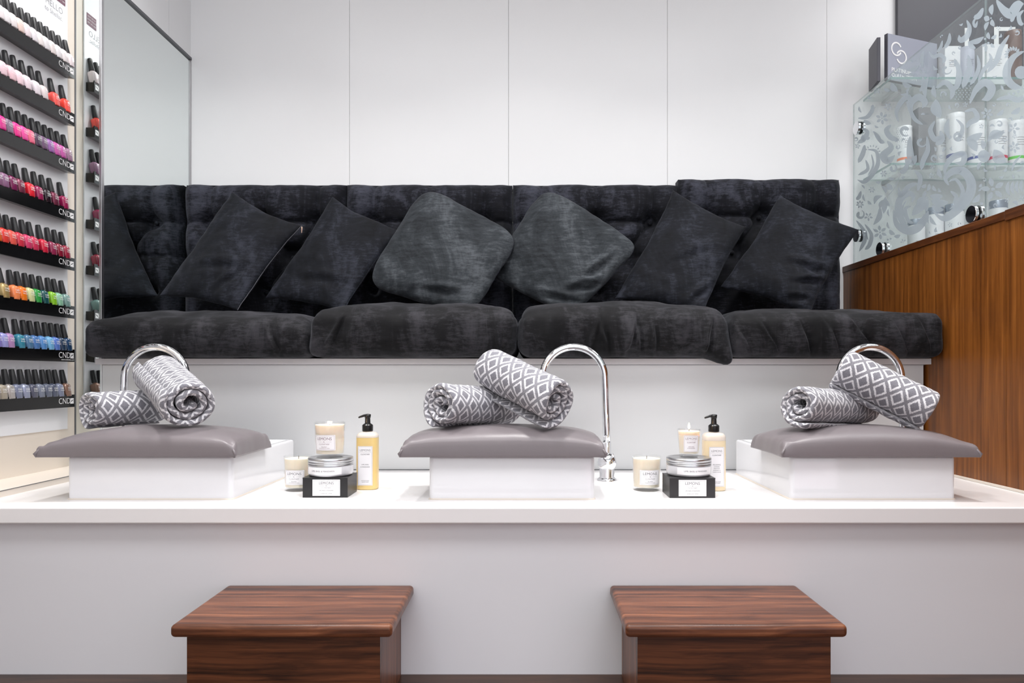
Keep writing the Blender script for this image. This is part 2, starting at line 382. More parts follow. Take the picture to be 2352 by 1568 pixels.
mb = MB().box(XL2*U+.001, XR*U-.008, YS*D+.0025, YS*D+.02, CZ+(ZC-10)*U, CZ+19*U)
obj('bench_panel', mb, M_bench, e)
mb = MB().box(XL2*U+.001, XR*U-.001, YS*D+.003, YS*D+.01, CZ+19*U, CZ+20.5*U); obj('shadow_gap', mb, M_dark, e)
mb = MB().box(XL2*U-.002, XR*U-.001, .781*D, D-.002, CZ+20*U, CZ+30.5*U); obj('bench_board', mb, M_edge, e, bevel=.001)
mb = MB().box(XL2*U, XR*U-.002, YS*D-.001, YS*D+.0028, CZ+(ZC)*U, CZ+(ZC+1.2)*U); obj('joint_line', mb, M_dark, e)

# ================================================================ SOFT THINGS
def nv(p, s, seed): return noise.noise_vector(Vector(p)*s+Vector((seed*7.3, seed*3.1, seed*1.7)))
def soft_box(x0, x1, y0, y1, z0, z1, r, crown, seed, nx=190, ny=32, nz=18, wr=.006, pulls=(), backcrown=0.5, sag=0, fold=.004, folds=()):
    """rounded box on a dense grid; crown bulges the top, pulls drag the cloth at corners"""
    c = Vector(((x0+x1)/2, (y0+y1)/2, (z0+z1)/2)); h = Vector(((x1-x0)/2, (y1-y0)/2, (z1-z0)/2))
    mb = MB(); idx = {}
    def vert(i, j, k):
        if (i, j, k) in idx: return idx[(i, j, k)]
        p = Vector((2*i/nx-1, 2*j/ny-1, 2*k/nz-1)); q = Vector((p.x*h.x, p.y*h.y, p.z*h.z))
        inn = Vector([max(-(h[a]-r), min(h[a]-r, q[a])) for a in range(3)]); d = q-inn
        if d.length > 1e-6:
            # map cube corner region to sphere
            m = max(abs(d.x), abs(d.y), abs(d.z)); d = d.normalized()*m
        q = inn+d
        t = (p.z+1)/2
        bx = max(0, 1-abs(p.x)**5)**.6; by = math.exp(-((p.y+.35)/.55)**2)
        q.z += crown*t*bx*by
        if p.y < -.5: q.y += .005*math.exp(-((t-.2)/.06)**2)*bx
        q.y -= .012*(1-abs(p.z)**2)*(1 if p.y < 0 else 0)*(-p.y)*bx
        w = c+q
        if p.y < .2:
            for (xf, am, wd, sl) in folds:
                w.y -= am*math.exp(-((w.x-xf-(w.z-z0)*sl)/wd)**2)*math.exp(-((t-.35)/.42)**2)*(1 if p.y < -.6 else .5)
                w.y += am*.7*math.exp(-((w.x-xf-wd*1.6-(w.z-z0)*sl)/(wd*.8))**2)*math.exp(-((t-.35)/.42)**2)*(1 if p.y < -.6 else .5)
        n = nv(w, 7, seed)*wr*1.7+nv(w, 20, seed+3)*wr*.9
        # vertical-ish folds on the front
        f = noise.noise(Vector((w.x*26+seed*5, w.z*5, seed)))*fold*(1-t*.4)*(1 if p.y < -.3 else .4)
        w = w+Vector((n.x*.5, n.y*.6-f, n.z*.8*(.3+.7*t)))
        for (pp, rad, vec) in pulls:
            g = math.exp(-((w-pp).length/rad)**2); w = w+vec*g
        idx[(i, j, k)] = len(mb.v); mb.v.append(w); return idx[(i, j, k)]
    def face(a, b, c_, d): mb.f.append([a, b, c_, d]); mb.m.append(0); mb.uv.append(None)
    for i in range(nx):
        for j in range(ny):
            for k in (0, nz): face(vert(i, j, k), vert(i+1, j, k), vert(i+1, j+1, k), vert(i, j+1, k))
    for i in range(nx):
        for k in range(nz):
            for j in (0, ny): face(vert(i, j, k), vert(i+1, j, k), vert(i+1, j, k+1), vert(i, j, k+1))
    for j in range(ny):
        for k in range(nz):
            for i in (0, nx): face(vert(i, j, k), vert(i, j+1, k), vert(i, j+1, k+1), vert(i, j, k+1))
    return mb
# seat cushions
zf = lambda zu: CZ+zu*U
GS = 'velvet seat cushions'
cs = [
    (-772, -378, 92, 28, 'flat seat cushion at the mirror end, front edge crisp and straight', [(Q(-380, .76, 90), .05, Vector((-.0, 0, -.012)))], .028),
    (-380, -19, 112, 23, 'plump seat cushion with its lower left corner drooping, second from the mirror', [(Q(-384, .752, 34), .045, Vector((-.004, -.016, -.016))), (Q(-345, .752, 30), .032, Vector((0, .006, .026)))], .04),
    (-17, 350, 112, 24, 'wrinkled seat cushion whose right corner hangs over the bench edge', [(Q(350, .75, 40), .06, Vector((.010, -.024, -.040))), (Q(352, .745, 8), .022, Vector((.010, -.004, -.018))), (Q(295, .752, 30), .035, Vector((0, .006, .016))), (Q(180, .752, 30), .022, Vector((0, .004, .020)))], .04),
    (352, 722, 104, 18, 'seat cushion against the walnut wall at the right end', [], .03)]
for k, (a, b, z1, cr_, lab, pulls, r) in enumerate(cs):
    mb = soft_box(a*U, b*U, .752*D, .955*D, zf(31.5), zf(z1), r, cr_*U, k+1, folds=[((q-VX)*.752*U, am, .007, sl) for q, am, sl in ([(640, .008, -.4), (430, .005, .2), (560, .006, .3)], [(742, .014, .5), (800, .006, .2), (1150, .008, -.2)], [(1345, .008, .3), (1398, .010, -.3), (1436, .013, .2), (1470, .012, -.2), (1503, .012, -.1), (1612, .016, .2)], [(1725, .008, -.5), (1790, .009, -.6), (1862, .012, -.4), (1935, .009, -.6), (2010, .012, -.7), (2085, .012, -.5), (2140, .01, -.4)])[k]], pulls=pulls, fold=(.005, .007, .016, .013)[k])
    for v in mb.v: v.z = max(v.z, zf(31.2)) if v.y > .778*D else v.z; v.x = min(max(v.x, XL2*U+.001), XR*U-.001)
    o = obj('seat_cushion', mb, M_vel_seat, smooth=True)
    tag(o, 'charcoal velvet '+lab, 'cushion', GS)
# backrest panels, tufted
GB = 'tufted backrest panels'
bp_ = [(-771.5, -409, 430, 'leftmost of the tufted backrest panels, meeting the mirror'), (-408, -34.5, 430, 'tufted backrest panel left of centre'), (-33.5, 338, 430, 'tufted backrest panel right of centre'), (339, 702, 441, 'slightly taller tufted backrest panel at the walnut end')]
for k, (a, b, zt, lab) in enumerate(bp_):
    W = (b-a)*U; Hh = (zt-100)*U; nx, nz = 110, 90; T = .075
    fwd = .012 if k == 3 else 0
    bx = [W/6, W/2, W*5/6]; z1 = Hh-86*U; dz = 78*U
    btn = [(x, z1) for x in bx]+[(x, z1-dz) for x in (W/3, W*2/3)]+[(x, z1-2*dz) for x in bx]
    lines = []
    for x in bx: lines.append((x, z1, x+.004, Hh+.02, .55))
    lines.append((0, z1, W, z1, .55))
    for x in bx:
        for x2 in (W/3, W*2/3):
            if abs(x-x2) < W/4: lines.append((x, z1, x2, z1-dz, .8)); lines.append((x2, z1-dz, x, z1-2*dz, .8))
    lines.append((0, z1-dz, W/3, z1-dz, .4)); lines.append((W*2/3, z1-dz, W, z1-dz, .4))
    def segd(x, z, l):
        ax, az, bx_, bz, _ = l; dx, dz_ = bx_-ax, bz-az; t = max(0, min(1, ((x-ax)*dx+(z-az)*dz_)/(dx*dx+dz_*dz_)))
        return math.hypot(x-ax-t*dx, z-az-t*dz_)
    def hgt(x, z):
        ex = min(x, W-x); ez = Hh-z
        h = .058*min(1, max(0, ex)/.035)**.5 if ex < .035 else .058
        rz = .055
        if ez < rz: h *= math.sqrt(max(0, 1-(1-ez/rz)**2))
        for l in lines: d = segd(x, z, l); h -= .026*l[4]*math.exp(-(d/.007)**1.2)+.024*l[4]*math.exp(-(d/.036)**2)
        for (px, pz) in btn: d = math.hypot(x-px, z-pz); h -= .034*math.exp(-(d/.024)**2)
        h += .005*noise.noise(Vector((x*12+k*9, z*12, 1)))+.0025*noise.noise(Vector((x*40+k*9, z*30, 2)))
        return h
    mb = MB(); vs_ = []; fs = []
    for j in range(nz+1):
        for i in range(nx+1):
            tx = i/nx; tx = .5-.5*math.cos(math.pi*tx)*(.35)-.5*(1-2*tx)*.65 if True else tx
            x = W*tx; tz = j/nz; z = Hh*(1-(1-tz)**1.25)
            h = hgt(x, z); yy = D-.02-.008-fwd-max(h, -.002)-.012
            xx = a*U+x; zz = zf(100)+z+.001*math.sin(x*25+k)*(tz**8)
            vs_.append(Vector((xx, yy, zz)))
    nn = len(vs_); vs_ += [Vector((v.x, D-.003, v.z)) for v in vs_]
    w_ = nx+1
    for j in range(nz):
        for i in range(nx):
            q = j*w_+i; fs.append((q, q+1, q+w_+1, q+w_)); fs.append((nn+q, nn+q+w_, nn+q+w_+1, nn+q+1))
    for i in range(nx):
        fs.append((i, nn+i, nn+i+1, i+1)); q = nz*w_+i; fs.append((q, q+1, nn+q+1, nn+q))
    for j in range(nz):
        q = j*w_; fs.append((q, q+w_, nn+q+w_, nn+q)); q = j*w_+nx; fs.append((q, nn+q, nn+q+w_, q+w_))
    mb.add(vs_, fs)
    o = obj('backrest_panel', mb, M_vel_back, smooth=True)
    tag(o, 'charcoal velvet '+lab, 'backrest', GB)
    for (px, pz) in btn:
        bb = MB(); c = Vector((a*U+px, D-.04-fwd-max(hgt(px, pz), -.002)-.001, zf(100)+pz))
        prof = [(0, 0), (.006, .001), (.0085, .003), (.0085, .005), (.005, .008), (0, .009)]
        bb.lathe(prof, c, 14, M=Matrix.Rotation(math.radians(90), 3, 'X')); obj('button', bb, M_vel_back, o, smooth=True).location = (0, 0, 0)
# scatter pillows
GP = 'scatter cushions on the sofa'
def pillow(corners, T, m, lab, seed, rnd=0., wr=.004, wrinkles=(), pinch=.07, zipper=False, seam=None):
    tp, rt, bt, lf = [P(*c) for c in corners]
    n = 56; mb = MB(); c0 = (tp+rt+bt+lf)/4
    nrm = (rt-lf).cross(tp-bt).normalized()
    if nrm.y > 0: nrm = -nrm
    def pos(u, v, side):
        uu, vv = u, v
        if rnd: uu, vv = u*(1-rnd*abs(v)**6), v*(1-rnd*abs(u)**6)
        uu = uu*(1-pinch*(1-v*v)); vv = vv*(1-pinch*(1-u*u))
        # u axis: top -> right is u+ edge ...  corners: (-1,1)=tp (1,1)=rt (1,-1)=bt (-1,-1)=lf
        a = (1+uu)/2; b = (1+vv)/2
        p = (lf*(1-a)+bt*a)*(1-b)+(tp*(1-a)+rt*a)*b
        e = max(0, (1-u*u))*max(0, (1-v*v)); t = T*(e**.42)
        fr = 1 if side > 0 else .75
        d = 0
        for (wu, wv, ang, ln, amp, wd) in wrinkles:
            cu, cv = u-wu, v-wv; s_ = cu*math.cos(ang)+cv*math.sin(ang); q = -cu*math.sin(ang)+cv*math.cos(ang)
            wd_ = wd*.6; d += amp*1.5*math.exp(-(s_/ln)**2)*math.sin(q/wd_)*math.exp(-(q/(wd_*2.8))**2)
        q = p+nrm*(side*t*fr+(d*(e**.3) if side > 0 else 0))
        nn = nv(q, 9, seed)*wr*1.8+nv(q, 30, seed+2)*wr*.7
        return q+nn*(.6+.4*min(1, e*4))
    vs_ = []; fs = []; ids = {}
    for side in (1, -1):
        for j in range(n+1):
            for i in range(n+1):
                edge = i in (0, n) or j in (0, n)
                if side < 0 and edge: ids[(side, i, j)] = ids[(1, i, j)]; continue
                s1 = lambda k: math.sin((2*k/n-1)*math.pi/2)
                ids[(side, i, j)] = len(vs_); vs_.append(pos(s1(i), s1(j), side))
        for j in range(n):
            for i in range(n):
                fs.append((ids[(side, i, j)], ids[(side, i+1, j)], ids[(side, i+1, j+1)], ids[(side, i, j+1)]))
    mb.add(vs_, fs)
    for v in mb.v: v.x = max(v.x, XL2*U+.002); v.x = min(v.x, 1e9)
    o = obj('scatter_cushion', mb, m, smooth=True); tag(o, lab, 'cushion', GP)
    # welt along the lower right edge
    pts = [pos(s, -1+.0, 1) for s in [0]] if False else [pos(1, math.sin((2*k/24-1)*math.pi/2), 1) for k in range(25)]
    zz = MB().tube([p+Vector((0, -.001, 0)) for p in pts], .0013, 6)
    obj('seam', zz, seam or M_vel_pil, o, smooth=True)
    if zipper:
        z = MB(); z.tube([rt+Vector((.0, -.004, -.004)), rt+Vector((.001, -.006, -.010)), rt+Vector((.000, -.006, -.026))], [.0022, .0028, .0012], 8)
        obj('zip_pull', z, mat('brass', (.75, .5, .38, 1), .3, 1) if 'brass' not in bpy.data.materials else bpy.data.materials['brass'], o)
    return o
M_seam = mat('grey_piping', S(84, 83, 90), .6)
pillow([(533, 440, .955), (694, 519, .925), (546, 714, .885), (368, 678, .915)], .05, M_vel_pil, 'dark velvet scatter cushion beside the mirror with a zip pull at its right tip', 1, wrinkles=[(.1, -.3, .2, .5, .006, .09), (.45, -.55, 1.0, .4, .006, .08)], zipper=True, seam=M_seam)
pillow([(763, 453, .95), (919, 529, .925), (789, 718, .885), (610, 685, .925)], .045, M_vel_pil, 'slim dark velvet scatter cushion with zip pull, leaning behind the smoke grey one', 2, wrinkles=[(.2, -.5, .1, .5, .006, .1)], zipper=True)
pillow([(974, 424, .945), (1198, 542, .92), (1086, 730, .875), (834, 656, .905)], .065, M_vel_grey, 'plump smoke grey velvet cushion, left of the two rounded grey ones', 3, rnd=.12, pinch=.02, wrinkles=[(.3, -.75, .2, .35, .012, .07), (-.1, -.8, 1.2, .2, .008, .05)])
pillow([(1250, 422, .945), (1478, 564, .92), (1312, 730, .885), (1116, 634, .935)], .062, M_vel_grey, 'rounded grey velvet cushion with deep creases on its lower right side', 4, rnd=.12, pinch=.02, wr=.005, wrinkles=[(.75, .1, 1.4, .3, .017, .07), (.8, -.35, .9, .3, .018, .08), (.55, -.8, .3, .35, .014, .07)])
pillow([(1547, 437, .95), (1713, 521, .92), (1612, 724, .885), (1412, 685, .92)], .05, M_vel_pil, 'blue charcoal velvet cushion standing right of the deeply creased grey cushion', 5, wrinkles=[(.8, -.6, 1.0, .4, .008, .08), (.3, .1, .6, .5, .004, .1)])
pillow([(1790, 448, .945), (1972, 528, .90), (1858, 724, .875), (1655, 658, .92)], .055, M_vel_pil, 'dark velvet cushion at the walnut end, its tip poking past the backrest', 6, wrinkles=[(.6, -.15, .2, .4, .012, .08), (.75, -.4, .5, .35, .012, .07), (.7, -.8, .4, .3, .009, .06)])

# ================================================================ BASINS
def rrect(x0, x1, y0, y1, r, n=6):
    pts = []
    for cx, cy, a0 in ((x1-r, y1-r, 0), (x0+r, y1-r, 90), (x0+r, y0+r, 180), (x1-r, y0+r, 270)):
        for k in range(n+1):
            a = math.radians(a0+90*k/n); pts.append((cx+r*math.cos(a), cy+r*math.sin(a)))
    return pts
def rings(mb, rs, cap0=True, cap1=True):
    n = len(rs[0]); vs_ = [Vector(p) for r in rs for p in r]; fs = []
    for j in range(len(rs)-1):
        for i in range(n): fs.append((j*n+i, j*n+(i+1) % n, (j+1)*n+(i+1) % n, (j+1)*n+i))
    if cap0: fs.append(tuple(range(n))[::-1])
    if cap1: fs.append(tuple((len(rs)-1)*n+i for i in range(n)))
    mb.add(vs_, fs)
YB0, YB1 = .6035, .764
ZB = -112
names = ['left', 'middle', 'right']
blab = ['white ceramic foot basin nearest the nail polish display', 'white ceramic foot basin in the middle of the worktop', 'white ceramic foot basin beside the walnut wall']
clab = ['taupe leatherette pad on the basin nearest the nail polish display', 'taupe leatherette pad on the middle basin, its right tip worn white', 'taupe leatherette pad on the basin beside the walnut wall']
cxs = [-524, -22, 479]
prx = [(-672, -399), (-175, 107), (347, 618)]
for k, cx in enumerate(cxs):
    x0, x1 = (cx-115)*U, (cx+115)*U; y0, y1 = YB0*D, YB1*D; zb, zt = zf(ZC), zf(ZB)
    R = []
    def ring(ins, z, r): R.append([(x, y, z) for x, y in rrect(x0+ins, x1-ins, y0+ins, y1-ins, r)])
    ring(0, zb+.0003, .012); ring(0, zb+.02, .012); ring(0, zt-.006, .012); ring(.0015, zt-.002, .012); ring(.005, zt, .012)
    ring(.016, zt, .012); ring(.020, zt-.003, .012); ring(.024, zt-.04, .02); ring(.03, zb+.015, .03); ring(.06, zb+.008, .04)
    mb = MB(); rings(mb, R, True, True)
    o = smooth_angle(obj('foot_basin', mb, M_ceramic), 50); tag(o, blab[k], 'basin', 'ceramic foot basins')
    # silicone joint
    mb = MB(); rr = [[(x, y, z) for x, y in rrect(x0-i, x1+i, y0-i, y1+i, .013)] for i, z in ((.0028, zb+.0002), (.0012, zb+.0022), (-.001, zb+.0035))]
    rings(mb, rr, False, False); obj('sealant', mb, M_caulk, o)['label'] = 'cream sealant bead'
    # pad
    pa, pb = prx[k]; X0, X1 = pa*U, pb*U; Y0, Y1 = .594*D, .678*D; T = 27*U; n = 64; m_ = 40
    vs_ = []; fs = []; ids = {}
    for side in (1, 0):
        for j in range(m_+1):
            for i in range(n+1):
                u = math.sin((2*i/n-1)*math.pi/2); v = math.sin((2*j/m_-1)*math.pi/2)
                if side == 0 and (i in (0, n) or j in (0, m_)): ids[(0, i, j)] = ids[(1, i, j)]; continue
                uu = u*(1-.012*(1-abs(v)**3)); vv = v*(1-.03*(1-abs(u)**3))
                x = X0+(X1-X0)*(1+uu)/2; y = Y0+(Y1-Y0)*(1+vv)/2
                pe = ((.62, .34), (.33, .33), (.42, .60))[k][1 if u > 0 else 0]; eu = max(0, 1-abs(u)**2.3); ev = max(0, 1-abs(v)**3)
                if side: z = zf(ZB+13)-.0185*max(abs(u)**90, abs(v)**90)+T*((eu**pe)*(ev**.45))*1.0+.002*noise.noise(Vector((x*14+k, y*14, 3)))
                else: z = zf(ZB)+.0004
                if side:
                    cn = math.exp(-((1-abs(u))/.10)**2)*math.exp(-((1-abs(v))/.25)**2)
                    z += .004*cn*math.sin(28*(u*1.2+v*.8)+k)
                    x += .0015*noise.noise(Vector((x*40, y*30, k)))
                ids[(side, i, j)] = len(vs_); vs_.append(Vector((x, y, z)))
        for j in range(m_):
            for i in range(n): fs.append((ids[(side, i, j)], ids[(side, i+1, j)], ids[(side, i+1, j+1)], ids[(side, i, j+1)]))
    mb = MB().add(vs_, fs)
    o = obj('basin_pad', mb, M_vinyl, smooth=True); tag(o, clab[k], 'pad', 'leatherette pads on the basins')
    # folded corner tucks
    for sx_ in (0, 1):
        xx = X1 if sx_ else X0; s_ = -1 if sx_ else 1
        t = MB().tube([(xx+s_*.001, Y0+.002, zf(ZB)+.001), (xx-s_*.001, Y0-.001, zf(ZB)+.008), (xx+s_*.006, Y0+.003, zf(ZB)+.017), (xx+s_*.012, Y0+.02, zf(ZB)+.024)], [.002, .0035, .0028, .001], 8)
        obj('corner_fold', t, M_vinyl, o, smooth=True)
    if k == 1:
        t = MB()
        for (dx, dz, r) in ((-.010, .012, .0035), (-.006, .0165, .0022), (-.0155, .009, .0018)):
            t.lathe([(0, .0006), (r, 0)], (X1+dx, Y0+.002, zf(ZB)+dz), 9, sx=.8, M=Matrix.Rotation(math.radians(90), 3, 'X'))
        obj('worn_patch', t, M_white, o)['label'] = 'white worn spots'
# ================================================================ TOWELS
def towel(c0, c1, R, lab, seed, turns=2.6, t=.0105, a_end=-2.2, flip=1, squash=.93, inner=.008, flare=0., tail=0.):
    """rolled folded towel from c0 (the end whose coil shows) to c1"""
    c0, c1 = Vector(c0), Vector(c1); ax = (c1-c0).normalized(); Ln = (c1-c0).length
    up = Vector((0, 0, 1)); ex = ax.cross(up).normalized(); ez = ex.cross(ax).normalized()
    nt_ = int(turns*40); na = 44; mb = MB()
    rows = []
    thk = [];
    for j in range(na+1):
        q = j/na; s = .5-.5*math.cos(math.pi*q); s = .6*s+.4*q
        ed = min(s*Ln, (1-s)*Ln); rr = .011
        th = math.sqrt(max(0.0, 1-(1-min(1, ed/rr))**2)) if ed < rr else 1
        rows.append((s, max(.06, th)))
    def cen(th_i): # spiral centre line
        q = th_i/nt_; a = a_end-flip*2*math.pi*turns*(1-q); r = inner+(R-t*.5-inner)*(q**.8)
        return a, r
    # arc lengths
    arc = [0]
    for i in range(1, nt_+1):
        a, r = cen(i); a0, r0 = cen(i-1); arc.append(arc[-1]+math.hypot(r-r0, r*(a-a0)))
    vs_ = []; uvv = []
    prof = []
    for i in range(nt_+1): prof.append((i, 1))
    endcap = [(nt_, .5), (nt_, -.5)]
    loop = [(i, 1) for i in range(nt_+1)]+[(i, -1) for i in range(nt_, -1, -1)]
    nl = len(loop)
    for s, th in rows:
        base = c0+ax*(s*Ln)
        for (i, sd) in loop:
            a, r = cen(i); q = i/nt_
            endr = min(1, (nt_-i)/2.5+.25) if i > nt_-3 else 1
            endr = min(endr, min(1, i/2.5+.25))
            wob = 1+.06*noise.noise(Vector((a*.9, s*2.0, seed)))+.03*math.sin(a*2+seed)*(q)
            rr = (r+(tail*max(0, (q-.93)/.07)**1.5))*wob*(1+flare*(1-s)*(1 if s < .5 else 1)*q)+sd*t*.5*th*endr*(1.04)
            rr += .0022*noise.noise(Vector((a*1.5+seed, s*9, q*6)))
            # bits of telescoping between the layers at the ends
            ofs = ax*((.010*noise.noise(Vector((a*.5, seed, q*2)))+.006*(q-.6))*(-1 if s < .5 else 1)*abs(1-2*s)**2)
            p = base+ofs+ex*(math.cos(a)*rr)+ez*(math.sin(a)*rr*squash)
            p.z -= .010*math.sin(math.pi*s)*.0
            vs_.append(p); uvv.append((arc[i]+seed*.37, s*Ln+(.2 if sd < 0 else 0)))
    fs = []; fu = []
    for j in range(na):
        for i in range(nl):
            i2 = (i+1) % nl
            f = (j*nl+i, j*nl+i2, (j+1)*nl+i2, (j+1)*nl+i); fs.append(f); fu.append([uvv[x] for x in f])
    for j in (0, na):
        for i in range(nt_):
            f = (j*nl+i, j*nl+i+1, j*nl+nl-2-i, j*nl+nl-1-i); fs.append(f); fu.append([uvv[x] for x in f])
    mb.add(vs_, fs, fu)
    o = obj('rolled_towel', mb, M_towel, smooth=True); return tag(o, lab, 'towel', 'rolled diamond towels')
towel(P(205, 941, .635), P(372, 932, .69), 32*U, 'lower rolled towel on the pad by the nail polish display, lying flat', 1, turns=2.5, t=.015, squash=.92, a_end=-1.9, tail=.006)
towel(P(437, 927, .612), P(366, 858, .69), 38.5*U, 'upright leaning rolled towel on the pad by the nail polish display', 2, turns=2.6, t=.015, squash=1.0, a_end=2.6, flip=-1)
towel(P(1010, 929, .615), P(1163, 934, .69), 37*U, 'lower rolled towel on the middle pad, coil facing left', 3, turns=2.7, t=.015, squash=.92, a_end=-1.9, tail=.008)
towel(P(1279, 925, .605), P(1123, 846, .66), 38.5*U, 'tilted rolled towel on top at the middle pad, coil facing right', 4, turns=2.6, t=.015, squash=.95, a_end=-2.0, flip=-1, tail=.012)
towel(P(1832, 931, .615), P(1985, 938, .69), 34*U, 'lower rolled towel on the pad by the walnut wall, coil facing left', 5, turns=2.4, t=.015, squash=.92, a_end=-.9, tail=.008)
towel(P(2137, 946, .628), P(1928, 844, .655), 36.5*U, 'upper tilted rolled towel on the pad by the walnut wall', 6, turns=2.6, t=.015, squash=.95, a_end=-2.0, flip=-1)
# ================================================================ TAPS
def tap(px, sgn, lab, handle=True):
    b = Q(0, .7137, ZC); b.x = (px-VX)*.7137*U
    e = thing('swan_neck_tap', b, lab, 'tap', 'chrome swan neck taps')
    y = b.y; z = b.z
    mb = MB().lathe([(0, 0), (.0275, 0), (.0275, .003), (.025, .006), (.0215, .008), (.0205, .012), (.0205, .034), (.019, .040), (.017, .044), (0, .044)], b, 36)
    obj('tap_base', mb, M_chrome, e, smooth=True); 
    o = e.children[0]; smooth_angle(o, 40)
    prof = [(0, -.0265)]+[(.0265*math.sin(math.pi*i/18), -.0265*math.cos(math.pi*i/18)) for i in range(1, 18)]+[(0, .0265)]
    mb = MB().lathe(prof, b+Vector((0, -.003, .052)), 32); obj('ball_body', mb, M_chrome, e, smooth=True)
    mb = MB().lathe([(0, 0), (.0125, 0), (.0125, .032), (.0105, .034), (0, .034)], b+Vector((-.001*sgn, 0, .075)), 28); smooth_angle(obj('collar', mb, M_chrome, e), 40)
    mb = MB().tube([b+Vector((.016, -.012, .066)), b+Vector((.012, -.03, .076))], [.004, .003], 12); obj('lever', mb, M_chrome, e, smooth=True)
    zc = zf((VY-868)*.7137); rad = 51*U; lean = -.006*sgn
    pts = []; x = b.x
    for i in range(9): q = i/8; pts.append((x+lean*q, y, z+.106+(zc-z-.106)*q))
    for i in range(1, 25):
        a = math.pi*i/24*1.0; pts.append((x+lean-sgn*(rad-rad*math.cos(a)), y, zc+rad*1.0*math.sin(a)))
    lx = pts[-1][0]
    pts.append((lx, y, zc-.03))
    mb = MB().tube(pts, .0098, 24); obj('spout', mb, M_chrome, e, smooth=True)
    mb = MB().lathe([(0, 0), (.011, 0), (.011, .012), (.0098, .013), (0, .013)], (lx, y, zc-.036), 24); smooth_angle(obj('aerator', mb, M_chrome, e), 40)
tap(281, -1, 'chrome swan neck tap left of the basin by the nail polish display')
tap(1394, 1, 'chrome swan neck tap right of the middle basin, fully in view')
tap(2075, 1, 'chrome swan neck tap reflecting the walnut wall, behind the right towels')
# ================================================================ TOILETRIES
def cyl_fn(c, R, z):          # wraps (x, y) text coordinates round a vertical cylinder, facing the camera
    def f(x, y, dr=0): a = x/R; return Vector((c.x+(R+dr)*math.sin(a), c.y-(R+dr)*math.cos(a), z+y))
    return f
def print_label(mb, ff, w, h, kind):
    """ink of one label; origin at its centre"""
    frame(mb, ff, -w/2+w*.04, w/2-w*.04, -h/2+w*.035, h/2-w*.035, .0003, 8)
    if kind == 'wide':
        put_text(mb, 'LEMONS', h*.27, ff, 0, h*.25, offset=-.0001, sx_=.98)
        rect(mb, ff, -w*.33, -w*.10, h*.055, h*.062, 2); rect(mb, ff, w*.10, w*.33, h*.055, h*.062, 2); put_text(mb, '~&~', h*.10, ff, 0, h*.06)
        put_text(mb, 'CLONTARF', h*.14, ff, 0, -h*.10, offset=-.00008)
        put_text(mb, 'RELAXING', h*.075, ff, 0, -h*.27); put_text(mb, 'PURE ESSENTIAL OIL CANDLE', h*.055, ff, 0, -h*.36)
    elif kind == 'box':
        put_text(mb, 'LEMONS', h*.24, ff, 0, h*.27, offset=-.0001)
        rect(mb, ff, -w*.28, -w*.08, h*.115, h*.122, 2); rect(mb, ff, w*.08, w*.28, h*.115, h*.122, 2); put_text(mb, '~&~', h*.09, ff, 0, h*.12)
        put_text(mb, 'CLONTARF', h*.11, ff, 0, -h*.01, offset=-.00006)
        put_text(mb, 'LIME, BASIL & MANDARIN', h*.08, ff, 0, -h*.18); put_text(mb, 'SUGAR & SALT SCRUB', h*.07, ff, 0, -h*.36)
    elif kind == 'small':
        put_text(mb, 'LEMONS', h*.19, ff, 0, h*.30, offset=-.00008); rect(mb, ff, -w*.33, w*.33, h*.185, h*.19, 4)
        put_text(mb, 'CLONTARF', h*.105, ff, 0, h*.07); put_text(mb, 'LIME, BASIL', h*.075, ff, 0, -h*.19); put_text(mb, '& MANDARIN', h*.075, ff, 0, -h*.28)
    elif kind == 'tall':
        put_text(mb, 'LEMONS', h*.072, ff, 0, h*.395, offset=-.00008); rect(mb, ff, -w*.4, w*.4, h*.345, h*.3475, 4)
        put_text(mb, 'CLONTARF', h*.045, ff, 0, h*.29); put_text(mb, 'LIME, BASIL', h*.038, ff, 0, h*.03); put_text(mb, '& MANDARIN', h*.038, ff, 0, -h*.03)
        put_text(mb, 'NATURAL HAND', h*.026, ff, 0, -h*.38); put_text(mb, '& BODY WASH', h*.026, ff, 0, -h*.415)
    elif kind == 'tall2':
        put_text(mb, 'LEMONS', h*.072, ff, 0, h*.395, offset=-.00008); rect(mb, ff, -w*.4, w*.4, h*.345, h*.3475, 4)
        put_text(mb, 'CLONTARF', h*.045, ff, 0, h*.29); put_text(mb, 'RELAXING', h*.042, ff, 0, h*.05)
        for i, s in enumerate(('LAVENDER,', 'GERANIUM,', 'ROSEMARY &', 'YLANG YLANG')): put_text(mb, s, h*.03, ff, 0, -h*.0-h*.045*i)
        put_text(mb, 'NATURAL HAND', h*.026, ff, 0, -h*.38); put_text(mb, '& BODY WASH', h*.026, ff, 0, -h*.415)
